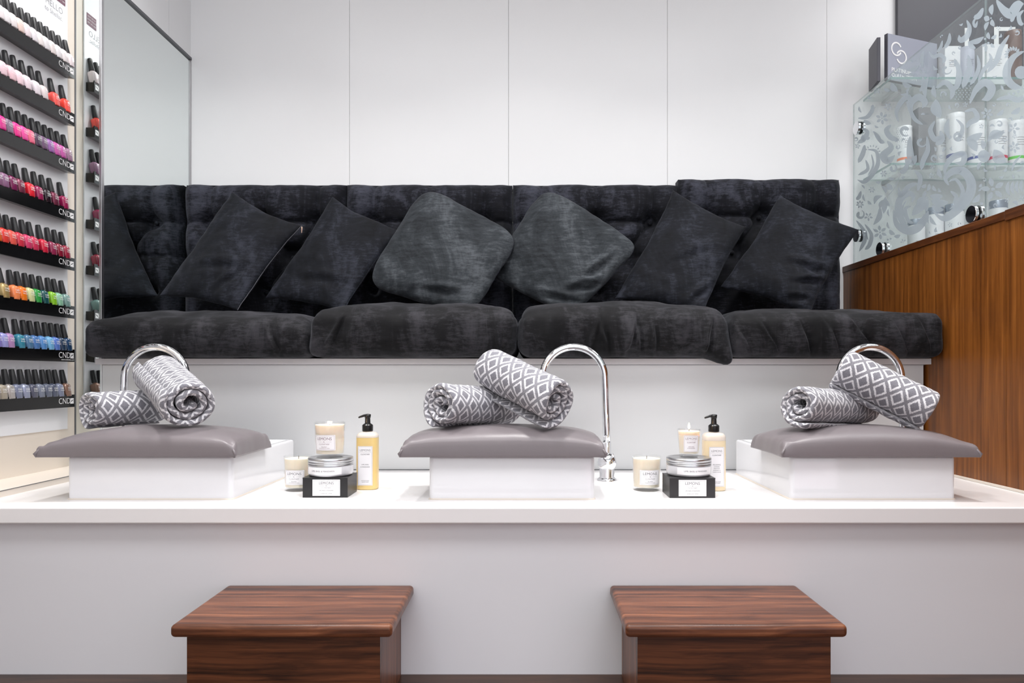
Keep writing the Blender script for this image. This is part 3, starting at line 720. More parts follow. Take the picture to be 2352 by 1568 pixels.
def candle(px, yb, zb, wtop, wbot, hgt, lab, lit, lw, lh, lz, kind, rot=0, ink=None, flame=False):
    c = Vector(((px-VX)*yb*U, yb*D, zf(zb))); R0, R1 = wbot/2, wtop/2
    e = thing('candle', c, lab, 'candle', 'glass candles')
    g = MB().lathe([(0, 0), (R0-.002, 0), (R0, .002), (R1, hgt), (R1-.0012, hgt+.0005), (R1-.0022, hgt), (R0-.002, .0095), (0, .0095)], (0, 0, 0), 48)
    for v in g.v: v += c
    smooth_angle(obj('glass', g, M_cupglass, e), 40)
    hw = hgt*.93
    rw = lambda z: R0+(R1-R0)*z/hgt-.0023
    g = MB().lathe([(0, .0100), (rw(.0095), .0100), (rw(hw), hw), (rw(hw)*.9, hw-.001), (0, hw-.0015)], c, 48); smooth_angle(obj('wax', g, M_wax, e), 40)
    g = MB().tube([c+Vector((0, 0, hw-.003)), c+Vector((.0005, 0, hw+.006))], .0007, 6); obj('wick', g, M_wick, e)
    Rm = (R0+R1)/2+.0004
    slope = (R1-R0)/hgt
    def ff(x, y, dr=0.0):
        z = lz+y; r = R0+slope*z+.0003+dr; a = x/r+rot; return Vector((c.x+r*math.sin(a), c.y-r*math.cos(a), c.z+z))
    g = MB(); rect(g, ff, -lw/2, lw/2, -lh/2, lh/2, 14); lb = obj('label', g, M_label, e, recalc=False)
    g = MB(); print_label(g, lambda x, y: ff(x, y, .0003), lw, lh, kind); obj('lettering', g, ink or M_inkdark, lb, recalc=False)
    if lit:
        fz = hw+(.004 if flame else .001); fh = .007 if not flame else .017
        g = MB().lathe([(0, fz), (.0016, fz+.002), (.0028, fz+fh*.3), (.0022, fz+fh*.6), (.0008, fz+fh*.88), (0, fz+fh)], c, 14); obj('flame', g, M_flame, e, smooth=True)
        l = bpy.data.lights.new('candle_glow', 'POINT'); l.energy = .12; l.color = (1, .62, .32); l.shadow_soft_size = .006
        lo = bpy.data.objects.new('candle_glow', l); col.objects.link(lo); lo.location = c+Vector((0, 0, fz+fh*.5))
    return e
def scrub_box(xl, xr, yf_, dep, side, lab):
    x0, x1 = (xl-VX)*yf_*U, (xr-VX)*yf_*U; y0 = yf_*D; z0 = zf(ZC)
    e = thing('carton', ((x0+x1)/2, y0+dep/2, z0), lab, 'box', 'black cartons on the worktop'); H = 28*U
    g = MB().box(x0, x1, y0, y0+dep, z0, z0+H-.001); obj('box_body', g, M_box, e, bevel=.0006)
    g = MB().box(x0-.0004, x1+.0004, y0-.0004, y0+dep+.0004, z0+H-.0015, z0+H); obj('box_lid', g, M_box, e, bevel=.0004)
    c = Vector(((x0+x1)/2+side, y0-.0009, z0+H*.50)); w_, h_ = .066, .039
    ff = lambda x, y, d=0: Vector((c.x+x, c.y-d, c.z+y))
    g = MB(); rect(g, ff, -w_/2, w_/2, -h_/2, h_/2); lb = obj('label', g, M_label, e, recalc=False)
    g = MB(); print_label(g, lambda x, y: ff(x, y, .0003), w_, h_, 'box'); obj('lettering', g, M_inkdark, lb, recalc=False)
    return (x0+x1)/2, y0, z0+H
def jar(cx, cy, z0, lab, la):
    c = Vector((cx, cy, z0)); e = thing('scrub_jar', c, lab, 'jar', 'aluminium lidded jars'); R = .0545
    g = MB().lathe([(0, .0004), (R-.006, .0004), (R-.001, .004), (R, .008), (R, .0245), (R-.003, .027), (0, .027)], c, 64); smooth_angle(obj('jar_body', g, M_jar, e), 45)
    pr = [(0, .0255), (R-.002, .0255), (R+.0003, .0265), (R+.0003, .0285), (R-.0014, .0300), (R+.0003, .0315), (R+.0003, .0335), (R-.0014, .035), (R+.0003, .0365), (R+.0003, .0425), (R-.0015, .0442), (R-.004, .0445), (R-.006, .0438), (0, .0438)]
    g = MB().lathe(pr, c, 64); smooth_angle(obj('jar_lid', g, M_alu, e), 60)
    def ff(x, y, d=0): a = x/R+la; r = R+.0003+d; return Vector((c.x+r*math.sin(a), c.y-r*math.cos(a), c.z+.0150+y))
    g = MB(); rect(g, ff, -.047, .047, -.0085, .0085, 24); lb = obj('label', g, M_label, e, recalc=False)
    g = MB(); put_text(g, 'LIME, BASIL & MANDARIN', .0052, lambda x, y: ff(x, y, .0003), 0, 0); obj('lettering', g, M_grey, lb, recalc=False)
    return z0+.0438
def pump(px, yb, wpx, lab, liq, kind, lw=.034, loff=0):
    c = Vector(((px-VX)*yb*U, yb*D, zf(ZC))); e = thing('pump_bottle', c, lab, 'bottle', 'pump bottles')
    R = wpx*yb*U/2; Hb = .146
    def sq(rad, z, n=40, p=3.2):
        o_ = []
        for k in range(n):
            a = 2*math.pi*k/n; cc, ss = math.cos(a), math.sin(a); r = (abs(cc)**p+abs(ss)**p)**(-1/p); o_.append((c.x+rad*r*cc, c.y+rad*r*ss*.86, c.z+z))
        return o_
    hl = .133 if liq is M_liquid else .127
    g = MB(); rings(g, [sq(R-.003, 0), sq(R-.0005, .002), sq(R, .006), sq(R, hl)], True, True); smooth_angle(obj('liquid', g, liq, e), 40)
    g = MB(); rings(g, [sq(R, hl+.0002), sq(R, Hb-.010), sq(R-.0015, Hb-.006), sq(R-.006, Hb-.001), sq(.0115, Hb+.002, p=2), sq(.0115, Hb+.004, p=2)], True, True); smooth_angle(obj('shoulder', g, M_bottleglass, e), 50)
    z = Hb+.003
    g = MB().lathe([(0, z), (.0135, z), (.0138, z+.001), (.0138, z+.015), (.0125, z+.0165), (.0085, z+.0195), (.0072, z+.020), (.0065, z+.038), (0, z+.038)], c, 32); ph = smooth_angle(obj('pump_collar', g, M_black, e), 40)
    g = MB(); zt = c.z+z+.039
    g.tube([c+Vector((.008, 0, z+.0405)), c+Vector((0, 0, z+.041)), c+Vector((-.010, 0, z+.0395)), c+Vector((-.019, 0, z+.0365)), c+Vector((-.0235, 0, z+.0345))], [.0028, .0035, .0032, .0026, .002], 12)
    g.lathe([(0, z+.034), (.0078, z+.034), (.0082, z+.041), (.006, z+.043), (0, z+.0435)], c, 24); obj('pump_head', g, M_black, e, smooth=True)
    yy = c.y-R*.86-.0004; lh = .100
    ff = lambda x, y, d=0: Vector((c.x+loff+x, yy-d, c.z+.062+y))
    g = MB(); rect(g, ff, -lw/2, lw/2, -lh/2, lh/2); lb = obj('label', g, M_label, e, recalc=False)
    g = MB(); print_label(g, lambda x, y: ff(x, y, .0003), lw, lh, kind); obj('lettering', g, M_inkdark, lb, recalc=False)
candle(686, .655, ZC, .0745, .070, .087, 'unlit cream candle partly behind the left black carton', False, .052, .037, .036, 'wide', rot=-.02)
cx, y0, zt = scrub_box(695, 798.5, .6135, .094, .003, 'black carton under the jar and wide lit candle')
zz = jar((760-VX)*.632*U, .632*D, zt, 'lidded scrub jar on the left black carton beneath the wide lit candle', -.12)
candle(757.5, .632, (zz-CZ)/U, .0755, .068, .086, 'wide glass candle glowing on top of the left jar', True, .055, .0375, .038, 'wide', rot=-.12, ink=mat('warm_ink', S(120, 80, 96), .5))
pump(844.5, .662, 49, 'amber hand wash pump bottle right of the left black carton', M_liquid, 'tall', lw=.0375, loff=-.001)
candle(1485, .655, ZC, .0745, .070, .087, 'unlit cream candle standing clear left of the right black carton', False, .054, .037, .036, 'wide', rot=.10)
cx, y0, zt = scrub_box(1538, 1643, .6115, .092, .0, 'black carton under the jar and small burning candle')
zz = jar((1582-VX)*.632*U, .632*D, zt, 'lidded scrub jar on the right black carton beneath the small burning candle', .12)
candle(1582.5, .632, (zz-CZ)/U, .0575, .048, .069, 'small tapered glass candle with a visible flame on the right jar', True, .038, .0405, .035, 'small', rot=0, ink=mat('warm_ink_pale', S(140, 110, 120), .5), flame=True)
pump(1639.5, .655, 51, 'pale amber pump bottle half hidden behind the right jar and carton', M_liquid2, 'tall2', lw=.038, loff=.001)

# ================================================================ STEPS
def stool(x0, x1, bx0, bx1, lab):
    zt = zf(-278); e = thing('step_stool', ((x0+x1)/2*U, .53*D, 0), lab, 'step stool', 'walnut step stools')
    th = 14.5*U
    mb = MB().box(x0*U, x1*U, .4845*D, .579*D, zt-th, zt); obj('stool_top', mb, M_stoolX, e, bevel=.009, bseg=5)
    yf0, yb = .4955*D, .578*D; t = .018; zb = zt-th
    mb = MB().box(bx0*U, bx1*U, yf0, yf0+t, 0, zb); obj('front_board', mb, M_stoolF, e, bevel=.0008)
    for s in (0, 1):
        a = bx0*U if s == 0 else bx1*U-t
        mb = MB().box(a, a+t, yf0+t, yb, 0, zb); obj('side_board', mb, M_stoolS, e, bevel=.0008)
    mb = MB().box(bx0*U+t, bx1*U-t, yb-t, yb, .01, zb); obj('back_board', mb, M_stoolS, e)
    return e
stool(-399, -151, -388, -168, 'walnut step stool in front of the left half, dark streak at its back left')
stool(109, 357, 125, 345, 'walnut step stool in front of the right half, showing large dark knots')

# ================================================================ NAIL POLISH DISPLAY
Xf = XL1+18; YE = .7737
zrow = [526, 442, 357.5, 271, 185.5, 100.6, 24, -55.7]
e = thing('polish_display', Q(XL1+9, .7, -90), 'white wall display rack with eight black shelves of nail polish', 'display rack')
mb = MB().box(XL1*U+.0005, XL1*U+.004, .45*D, YE*D+.008, zf(-95), 2.5); obj('backboard', mb, mat('display_white', S(236, 237, 240), .3), e)
BX = XL1*U+.004
fn = lambda x, y, o_=Vector((0, 0, 0)): None
def wallfn(y0, z0, dx=.0006):
    return lambda x, y: Vector((BX+dx, y0+x, z0+y))
g = MB(); put_text(g, 'HELLO', .026, wallfn(.7545*D, zf(640)), offset=-.0006); put_text(g, 'to Shellac.', .0195, wallfn(.754*D, zf(627)), offset=-.0004)
obj('lettering', g, M_grey, e, recalc=False)
g = MB(); rect(g, wallfn(0, 0), .7545*D, .7725*D, zf(654), zf(676)); pl = obj('printed_tag', g, M_burg, e, recalc=False)
g = MB(); ff = wallfn(.7635*D, zf(665), .001); put_text(g, '14+ DAY WEAR', .006, ff, 0, .010); put_text(g, 'GLOSSY SHINE', .007, ff, 0, 0); put_text(g, 'ZERO DRY TIME', .006, ff, 0, -.010)
obj('tag_lettering', g, M_white, pl, recalc=False)
ords = ['top', 'second', 'third', 'fourth', 'fifth', 'sixth', 'seventh', 'bottom']
XF = Xf*U
for k, zr in enumerate(zrow):
    z0, z1 = zf(zr), zf(zr+22)
    mb = MB()
    # trapezoid end profile: deeper at the front
    prof = [(BX, z0+.004), (XF, z0), (XF, z1), (XF-.002, z1), (XF-.004, z1-.006), (BX, z1-.006)]
    ya, yb = .45*D, YE*D
    mb.prism([(x, ya, z) for x, z in prof], (0, yb-ya, 0))
    sh = obj('shelf', mb, M_shelfblk, e)
    ff = lambda x, y: Vector((XF+.0004, .7735*D+x, z0+.0185+y))
    g = MB(); put_text(g, 'CND', .0245, ff, -.047, 0, offset=-.0002)
    # square leaf mark: white square with a dark swoosh left open
    n_ = 10; s_ = .0165; a0 = -.021
    sw0 = lambda t: (-.30*s_+.72*s_*t, -.22*s_+.10*s_*t+.42*s_*t*t)
    for i in range(n_):
        x0_ = a0+s_*i/n_; x1_ = a0+s_*(i+1)/n_; t0, t1 = i/n_, (i+1)/n_
        def lo(t): return -.16*s_+.42*s_*t*t
        def hi(t): return lo(t)+.16*s_*math.sin(math.pi*min(1, t*1.0))*(1 if .12 < t < .9 else .0)+.0001
        g.add([ff(x0_, -s_/2), ff(x1_, -s_/2), ff(x1_, lo(t1)), ff(x0_, lo(t0))], [(0, 1, 2, 3)])
        g.add([ff(x0_, hi(t0)), ff(x1_, hi(t1)), ff(x1_, s_/2), ff(x0_, s_/2)], [(0, 1, 2, 3)])
    if k == 6: put_text(g, 'www.cndshellac.com', .007, ff, -.032, -.0125)
    obj('shelf_lettering', g, M_white, sh, recalc=False)
rowsB = [
 [(2, (236, 228, 230), 'pale pink'), (15, (232, 228, 230), 'milky white'), (32, (230, 222, 222), 'off white'), (48, (230, 205, 196), 'nude peach'), (64, (232, 218, 222), 'sheer pink'), (80, (226, 222, 226), 'milky white'), (94, (232, 224, 222), 'ivory'), (108, (222, 218, 220), 'sheer grey white'), (122, (226, 216, 214), 'ivory'), (136, (224, 220, 222), 'milky white'), (150, (226, 220, 220), 'milky white'), (165, (232, 220, 222), 'pale pink')],
 [(8, (238, 205, 214), 'pale pink'), (28, (238, 200, 208), 'baby pink'), (46, (238, 208, 216), 'pale pink'), (65, (232, 214, 222), 'sheer pink'), (86, (230, 220, 226), 'milky white'), (104, (220, 208, 208), 'nude'), (131, (240, 92, 84), 'coral'), (156, (240, 78, 66), 'bright coral red')],
 [(6, (220, 55, 145), 'magenta'), (23, (128, 108, 128), 'grey mauve'), (40, (238, 52, 145), 'hot pink'), (57, (236, 80, 160), 'bright pink'), (73, (238, 110, 140), 'salmon pink'), (89, (78, 58, 80), 'dark plum grey'), (103, (110, 82, 112), 'dusky purple'), (118, (150, 98, 165), 'violet'), (132, (196, 88, 165), 'orchid pink'), (146, (190, 84, 160), 'orchid'), (161, (150, 110, 138), 'mauve')],
 [(-2, (140, 100, 130), 'mauve'), (13, (140, 100, 132), 'dusty mauve'), (32, (118, 36, 82), 'plum'), (50, (130, 60, 84), 'glittery rose plum'), (73, (222, 40, 55), 'bright red'), (93, (150, 36, 84), 'raspberry'), (111, (36, 20, 30), 'near black'), (129, (120, 46, 72), 'dark glittery pink'), (152, (146, 30, 78), 'berry')],
 [(-4, (220, 100, 40), 'orange'), (12, (216, 62, 54), 'orange red'), (30, (226, 92, 80), 'coral red'), (48, (204, 52, 72), 'rose red'), (66, (206, 60, 104), 'raspberry pink'), (82, (200, 52, 86), 'rose'), (104, (200, 34, 62), 'cherry red'), (124, (140, 38, 74), 'plum red'), (140, (132, 22, 48), 'deep red'), (156, (150, 34, 60), 'wine red')],
 [(14, (190, 164, 108), 'antique gold'), (38, (240, 138, 86), 'peach orange'), (55, (236, 122, 34), 'bright orange'), (73, (202, 206, 150), 'pale lime'), (89, (50, 150, 66), 'green'), (106, (28, 80, 82), 'dark teal'), (125, (130, 188, 44), 'lime green'), (139, (136, 186, 156), 'mint'), (156, (116, 148, 142), 'grey green')],
 [(-4, (130, 120, 190), 'violet blue'), (11, (150, 150, 204), 'lilac'), (26, (172, 132, 178), 'pink lilac'), (50, (54, 128, 150), 'teal'), (69, (76, 116, 150), 'steel blue'), (84, (74, 116, 172), 'blue'), (101, (82, 134, 192), 'sky blue'), (118, (110, 168, 208), 'light blue'), (132, (84, 116, 188), 'periwinkle'), (146, (42, 60, 84), 'dark slate blue'), (160, (30, 60, 94), 'navy')],
 [(-6, (150, 140, 128), 'champagne'), (9, (160, 150, 134), 'pale gold'), (27, (186, 180, 176), 'silver'), (44, (116, 122, 144), 'blue grey'), (62, (160, 166, 190), 'silver blue'), (80, (80, 82, 98), 'charcoal'), (96, (116, 122, 138), 'steel grey'), (113, (94, 100, 116), 'slate grey'), (127, (74, 80, 98), 'dark slate'), (141, (116, 122, 144), 'blue grey'), (158, (142, 108, 92), 'bronze')]]
NT = ['at the mirror end', 'second from the mirror end', 'third from the mirror end', 'fourth from the mirror end', 'fifth from the mirror end', 'sixth from the mirror end', 'seventh from the mirror end', 'eighth from the mirror end', 'ninth from the mirror end', 'tenth from the mirror end', 'eleventh from the mirror end', 'twelfth from the mirror end']
lean = math.radians(11)
ML = Matrix.Rotation(-lean, 3, 'Y')
mbb = MB(); prof = [(0, 0), (.0108, 0), (.0118, .0012), (.0134, .026), (.0136, .031), (.012, .0355), (.0068, .039), (.0066, .042), (0, .042)]
# rounded square body
def sqlathe(prof, p=3.4, n=28):
    R = []
    for r, z in prof:
        if r == 0: continue
        pp = p if z < .036 else 2
        R.append([Vector((r*(abs(math.cos(a))**pp+abs(math.sin(a))**pp)**(-1/pp)*math.cos(a), r*(abs(math.cos(a))**pp+abs(math.sin(a))**pp)**(-1/pp)*math.sin(a), z)) for a in [2*math.pi*k/n for k in range(n)]])
    g = MB(); rings(g, [[ML @ v for v in r] for r in R]); return g
def mesh_of(mb, name, m):
    o = obj(name, mb, m, base=False); smooth_angle(o, 45); me = o.data; bpy.data.objects.remove(o); return me
me_body = mesh_of(sqlathe(prof), 'polish_body', M_jar)
g = MB().lathe([(0, .0405), (.0082, .0405), (.0086, .042), (.0066, .079), (.0058, .0812), (0, .0815)], (0, 0, 0), 20); g.v = [ML @ v for v in g.v]
me_cap = mesh_of(g, 'polish_cap', M_cap)
g = MB(); tf = lambda x, y: ML @ Vector((.0137, x, y)); put_text(g, 'CND', .0072, tf, 0, .0235); put_text(g, 'VINYLUX', .0042, tf, 0, .0175)
o = obj('tmp', g, M_white, base=False, recalc=False); me_txt = o.data; bpy.data.objects.remove(o)
pm = {}
def polish_mat(c, nm):
    if c in pm: return pm[c]
    m = mat('polish_'+nm.replace(' ', '_'), S(*c), .12, coat=.6); m.node_tree.nodes['Principled BSDF'].inputs['Coat Roughness'].default_value = .03
    if 'glitter' in nm or nm in ('silver', 'silver blue', 'champagne', 'bronze', 'antique gold'): BS(m).inputs['Metallic'].default_value = .45; BS(m).inputs['Roughness'].default_value = .3
    pm[c] = m; return m
for k, row in enumerate(rowsB):
    n = len(row)
    for i, (px, c, nm) in enumerate(row):
        xb = BX+.0195; yb = xb/((px-5-VX)*U)*1.0*D
        # px is the middle of the body on the picture; keep inside the shelf
        yb = min(yb, YE*D-.013)
        loc = Vector((xb, yb, zf(zrow[k]+22)-.006))
        r = bpy.data.objects.new('nail_polish_bottle', None); r.empty_display_size = .01; link(r); r.location = loc
        tag(r, f'{nm} nail polish bottle on the {ords[k]} display shelf, {NT[n-1-i]}', 'nail polish', f'nail polish on the {ords[k]} display shelf')
        b = bpy.data.objects.new('bottle_body', me_body); link(b, r); b.material_slots[0].link = 'OBJECT'; b.material_slots[0].material = polish_mat(c, nm); b['label'] = nm+' lacquer'
        c_ = bpy.data.objects.new('bottle_cap', me_cap); link(c_, r)
        t = bpy.data.objects.new('lettering', me_txt); link(t, b)

# ================================================================ RIGHT: GLASS SCREEN AND SHELVES
XG = 729.5
e = thing('glass_screen', Q(XG, .8, ZP+13), 'clear glass screen with frosted floral scrollwork on top of the walnut wall', 'glass screen')
gx0, gx1 = XG*U, XG*U+.006
ypane = XG/(2261-VX)*D
for a, b in ((ypane+.0015, .976*D), (.32, ypane-.0015)):
    g = MB().box(gx0, gx1, a, b, zf(ZP+14), zf(606)); obj('glass_pane', g, M_glass, e)
    g = MB().box(gx0, gx1, a, b, zf(606), zf(606)+.0007); g.box(gx0, gx1, b, b+.0006, zf(ZP+14), zf(606)); obj('polished_edge', g, M_pedge, e)
# chrome clamps
def clamp(px, py, wallside=False):
    y = XG/(px-VX)*D; z = CZ+(VY-py)*(y/D)*U
    M_ = Matrix.Rotation(math.radians(90), 3, 'Y'); R = .0245
    g = MB(); p = [(0, 0), (R-.001, 0), (R, .001), (R, .008), (R-.001, .009), (0, .009)]
    g.lathe(p, (gx0-.0105, y, z), 36, M=M_)
    p2 = MB().lathe(p, (gx1+.0015, y, z), 36, M=M_)
    cl = smooth_angle(obj('clamp_disc', g, M_chrome, e), 40); smooth_angle(obj('clamp_disc', p2, M_chrome, e), 40)
    g = MB().lathe([(0, 0), (R-.0015, 0), (R-.0015, .0015), (0, .0015)], (gx0-.0015, y, z), 30, M=M_).lathe([(0, 0), (R-.0015, 0), (R-.0015, .0015), (0, .0015)], (gx1, y, z), 30, M=M_)
    obj('rubber_gasket', g, M_black, cl)
for c in ((1972, 294), (1972, 541), (2026, 572), (2238, 492)): clamp(*c)
# frosted pattern, cut vinyl on the near face
def smooth_pts(pts, n=8):
    out = []; m_ = len(pts)
    for i in range(m_-1):
        p0, p1, p2, p3 = pts[max(i-1, 0)], pts[i], pts[i+1], pts[min(i+2, m_-1)]
        for k in range(n):
            t = k/n; out.append(tuple(.5*((2*p1[a])+(-p0[a]+p2[a])*t+(2*p0[a]-5*p1[a]+4*p2[a]-p3[a])*t*t+(-p0[a]+3*p1[a]-3*p2[a]+p3[a])*t**3) for a in (0, 1)))
    out.append(pts[-1]); return out
polys = []
def stroke(pts, w_, tip0=.05, tip1=.3, hook=False):
    w_ = w_*1.02
    p = smooth_pts(pts); n = len(p); Lr = []; Rr = []
    for i in range(n):
        a = p[max(i-1, 0)]; b = p[min(i+1, n-1)]; dx, dy = b[0]-a[0], b[1]-a[1]; l = math.hypot(dx, dy) or 1
        q = i/(n-1); ww = w_/2*(tip0+(1-tip0)*math.sin(math.pi*min(1, q*.9+.0))**.7) if not hook else w_/2*(.15+.85*q**.8)
        if q > .9 and hook: ww *= math.sqrt(max(0.05, 1-((q-.9)/.1)**2))
        if not hook and q > .85: ww *= max(.04, (1-q)/.15)*.9+.1
        Lr.append((p[i][0]-dy/l*ww, p[i][1]+dx/l*ww)); Rr.append((p[i][0]+dy/l*ww, p[i][1]-dx/l*ww))
    for i in range(n-1): polys.append([Lr[i], Lr[i+1], Rr[i+1], Rr[i]])
def leaf(x0, y0, x1, y1, w_, bend=.12):
    dx, dy = x1-x0, y1-y0; n = 10; a = []; b = []
    for i in range(n+1):
        t = i/n; s = math.sin(math.pi*t)**.8; bx, by = x0+dx*t-dy*bend*math.sin(math.pi*t), y0+dy*t+dx*bend*math.sin(math.pi*t)
        l = math.hypot(dx, dy); a.append((bx-dy/l*w_/2*s, by+dx/l*w_/2*s)); b.append((bx+dy/l*w_/2*s, by-dx/l*w_/2*s))
    for i in range(n): polys.append([a[i], a[i+1], b[i+1], b[i]])
def flower(x, y, r, n=5, rot=0):
    for k in range(n):
        a = rot+2*math.pi*k/n; leaf(x+.22*r*math.cos(a), y+.22*r*math.sin(a), x+r*math.cos(a), y+r*math.sin(a), r*.42, .0)
    disc(x, y, r*.13)
def disc(x, y, r, n=12): polys.append([(x+r*math.cos(2*math.pi*k/n), y+r*math.sin(2*math.pi*k/n)) for k in range(n)])
def curl(x, y, r, a0, turns, w_, d=1):
    pts = []; n = int(10*turns)+4
    for i in range(n): q = i/(n-1); a = a0+d*q*turns*2*math.pi; rr = r*(1-.72*q); pts.append((x+rr*math.cos(a), y+rr*math.sin(a)))
    stroke(pts, w_, hook=True)
def setA():
    leaf(1810, 45, 1800, 165, 55); leaf(1712, 190, 1775, 215, 65, 0); leaf(1800, 210, 1825, 290, 50); leaf(1770, 235, 1725, 335, 42); disc(1790, 198, 10)
    stroke([(1705, 85), (1660, 170), (1600, 195)], 60); stroke([(1640, 175), (1600, 240), (1620, 290), (1645, 225)], 30)
    stroke([(1525, 220), (1555, 300), (1530, 390), (1460, 440), (1440, 380)], 62); stroke([(1340, 360), (1330, 450), (1280, 530)], 44); stroke([(1260, 440), (1240, 520), (1200, 570)], 34)
    stroke([(1850, 0), (1930, 110), (2010, 150), (2080, 60), (2148, 40)], 110); stroke([(2050, 120), (2030, 190), (2010, 240)], 44); stroke([(2148, 110), (2095, 170), (2110, 250), (2148, 262)], 50)
    leaf(1540, 460, 1715, 400, 60); leaf(1540, 450, 1625, 530, 54); leaf(1760, 350, 1775, 430, 45); leaf(1790, 420, 1850, 380, 40); leaf(1690, 505, 1745, 470, 34); leaf(1750, 500, 1735, 570, 34); leaf(1790, 470, 1830, 520, 36); disc(1762, 470, 14); disc(1725, 425, 14)
    stroke([(2148, 560), (2040, 620), (1970, 740), (1970, 860), (2040, 940), (2148, 960)], 90)
    for k in range(9): a = math.radians(200-k*22); leaf(2030+45*math.cos(a), 600-45*math.sin(a), 2030+98*math.cos(a), 600-98*math.sin(a), 26, .15)
    disc(2120, 790, 72); stroke([(1990, 380), (1900, 520), (1850, 660), (1740, 800)], 60)
    stroke([(1110, 560), (1160, 620), (1230, 600), (1280, 640), (1260, 700)], 46); curl(1300, 760, 60, 0, .8, 34)
    leaf(1060, 555, 1050, 745, 46); curl(1040, 770, 42, -.3, .6, 26); leaf(870, 770, 1005, 715, 48); leaf(900, 790, 950, 830, 30)
    stroke([(1390, 640), (1440, 760), (1430, 900), (1390, 990)], 66); stroke([(1540, 600), (1560, 740), (1520, 860), (1480, 960)], 72); stroke([(1640, 600), (1660, 720), (1620, 840), (1560, 930)], 46); stroke([(1770, 580), (1790, 660), (1700, 780), (1650, 900)], 44)
    curl(1380, 700, 40, 3.0, .7, 26)
    for i in range(5):
        for j in range(7): leaf(1400+i*38+(j % 2)*14, 930+j*24, 1404+i*38+(j % 2)*14, 946+j*24, 9)
    stroke([(1560, 1130), (1620, 990), (1720, 900), (1800, 960), (1760, 1060), (1690, 1090)], 88)
    stroke([(1040, 830), (1060, 920), (1010, 1000)], 44); leaf(1110, 830, 1080, 1075, 60); leaf(1170, 930, 1190, 1070, 56); stroke([(1190, 960), (1290, 900), (1370, 980), (1350, 1090)], 62); curl(1280, 1030, 45, 2, .8, 26)
    leaf(700, 900, 770, 1000, 70); leaf(820, 900, 930, 940, 54); leaf(620, 960, 690, 990, 40); leaf(900, 960, 870, 1020, 30); leaf(800, 1030, 900, 1010, 30)
    stroke([(780, 1330), (760, 1210), (830, 1090), (900, 1060), (880, 1130)], 56); stroke([(930, 1260), (920, 1130), (1000, 1060), (1070, 1110), (1040, 1180)], 74); leaf(1190, 1080, 1240, 1290, 120); stroke([(870, 1100), (900, 1180), (960, 1300), (1050, 1360)], 44)
    stroke([(340, 1290), (430, 1280), (490, 1210), (500, 1140)], 44); leaf(350, 1160, 375, 1230, 24); leaf(400, 1310, 480, 1350, 50); flower(600, 1290, 70, 6, .4); curl(500, 1165, 26, 0, .9, 15)
    stroke([(700, 1360), (650, 1420), (700, 1500), (790, 1530)], 60); stroke([(380, 1400), (440, 1440), (400, 1520), (330, 1560)], 52); stroke([(500, 1430), (560, 1490), (590, 1568)], 34)
    stroke([(1500, 1220), (1600, 1200), (1640, 1290), (1560, 1340), (1520, 1400)], 60); flower(1750, 1240, 70, 6, .2); leaf(1850, 1260, 1930, 1190, 44); leaf(1330, 1290, 1340, 1520, 60); stroke([(1410, 1300), (1480, 1380), (1450, 1500), (1390, 1520)], 46)
    leaf(1520, 1510, 1700, 1450, 80); leaf(1760, 1500, 1940, 1420, 70); leaf(2010, 1240, 2110, 1170, 60); stroke([(1180, 1320), (1130, 1420), (1180, 1520), (1260, 1480)], 60); flower(2040, 1400, 70, 5, .1)
    stroke([(1850, 1090), (1980, 1060), (2090, 1090), (2148, 1040)], 60); leaf(1900, 930, 1930, 985, 26, 0); disc(1990, 1020, 14); disc(2040, 1020, 14); disc(2090, 1000, 14)
    for i in range(6):
        for j in range(8): leaf(760+i*22+(j % 2)*9, 1400+j*20, 763+i*22+(j % 2)*9, 1412+j*20, 7)
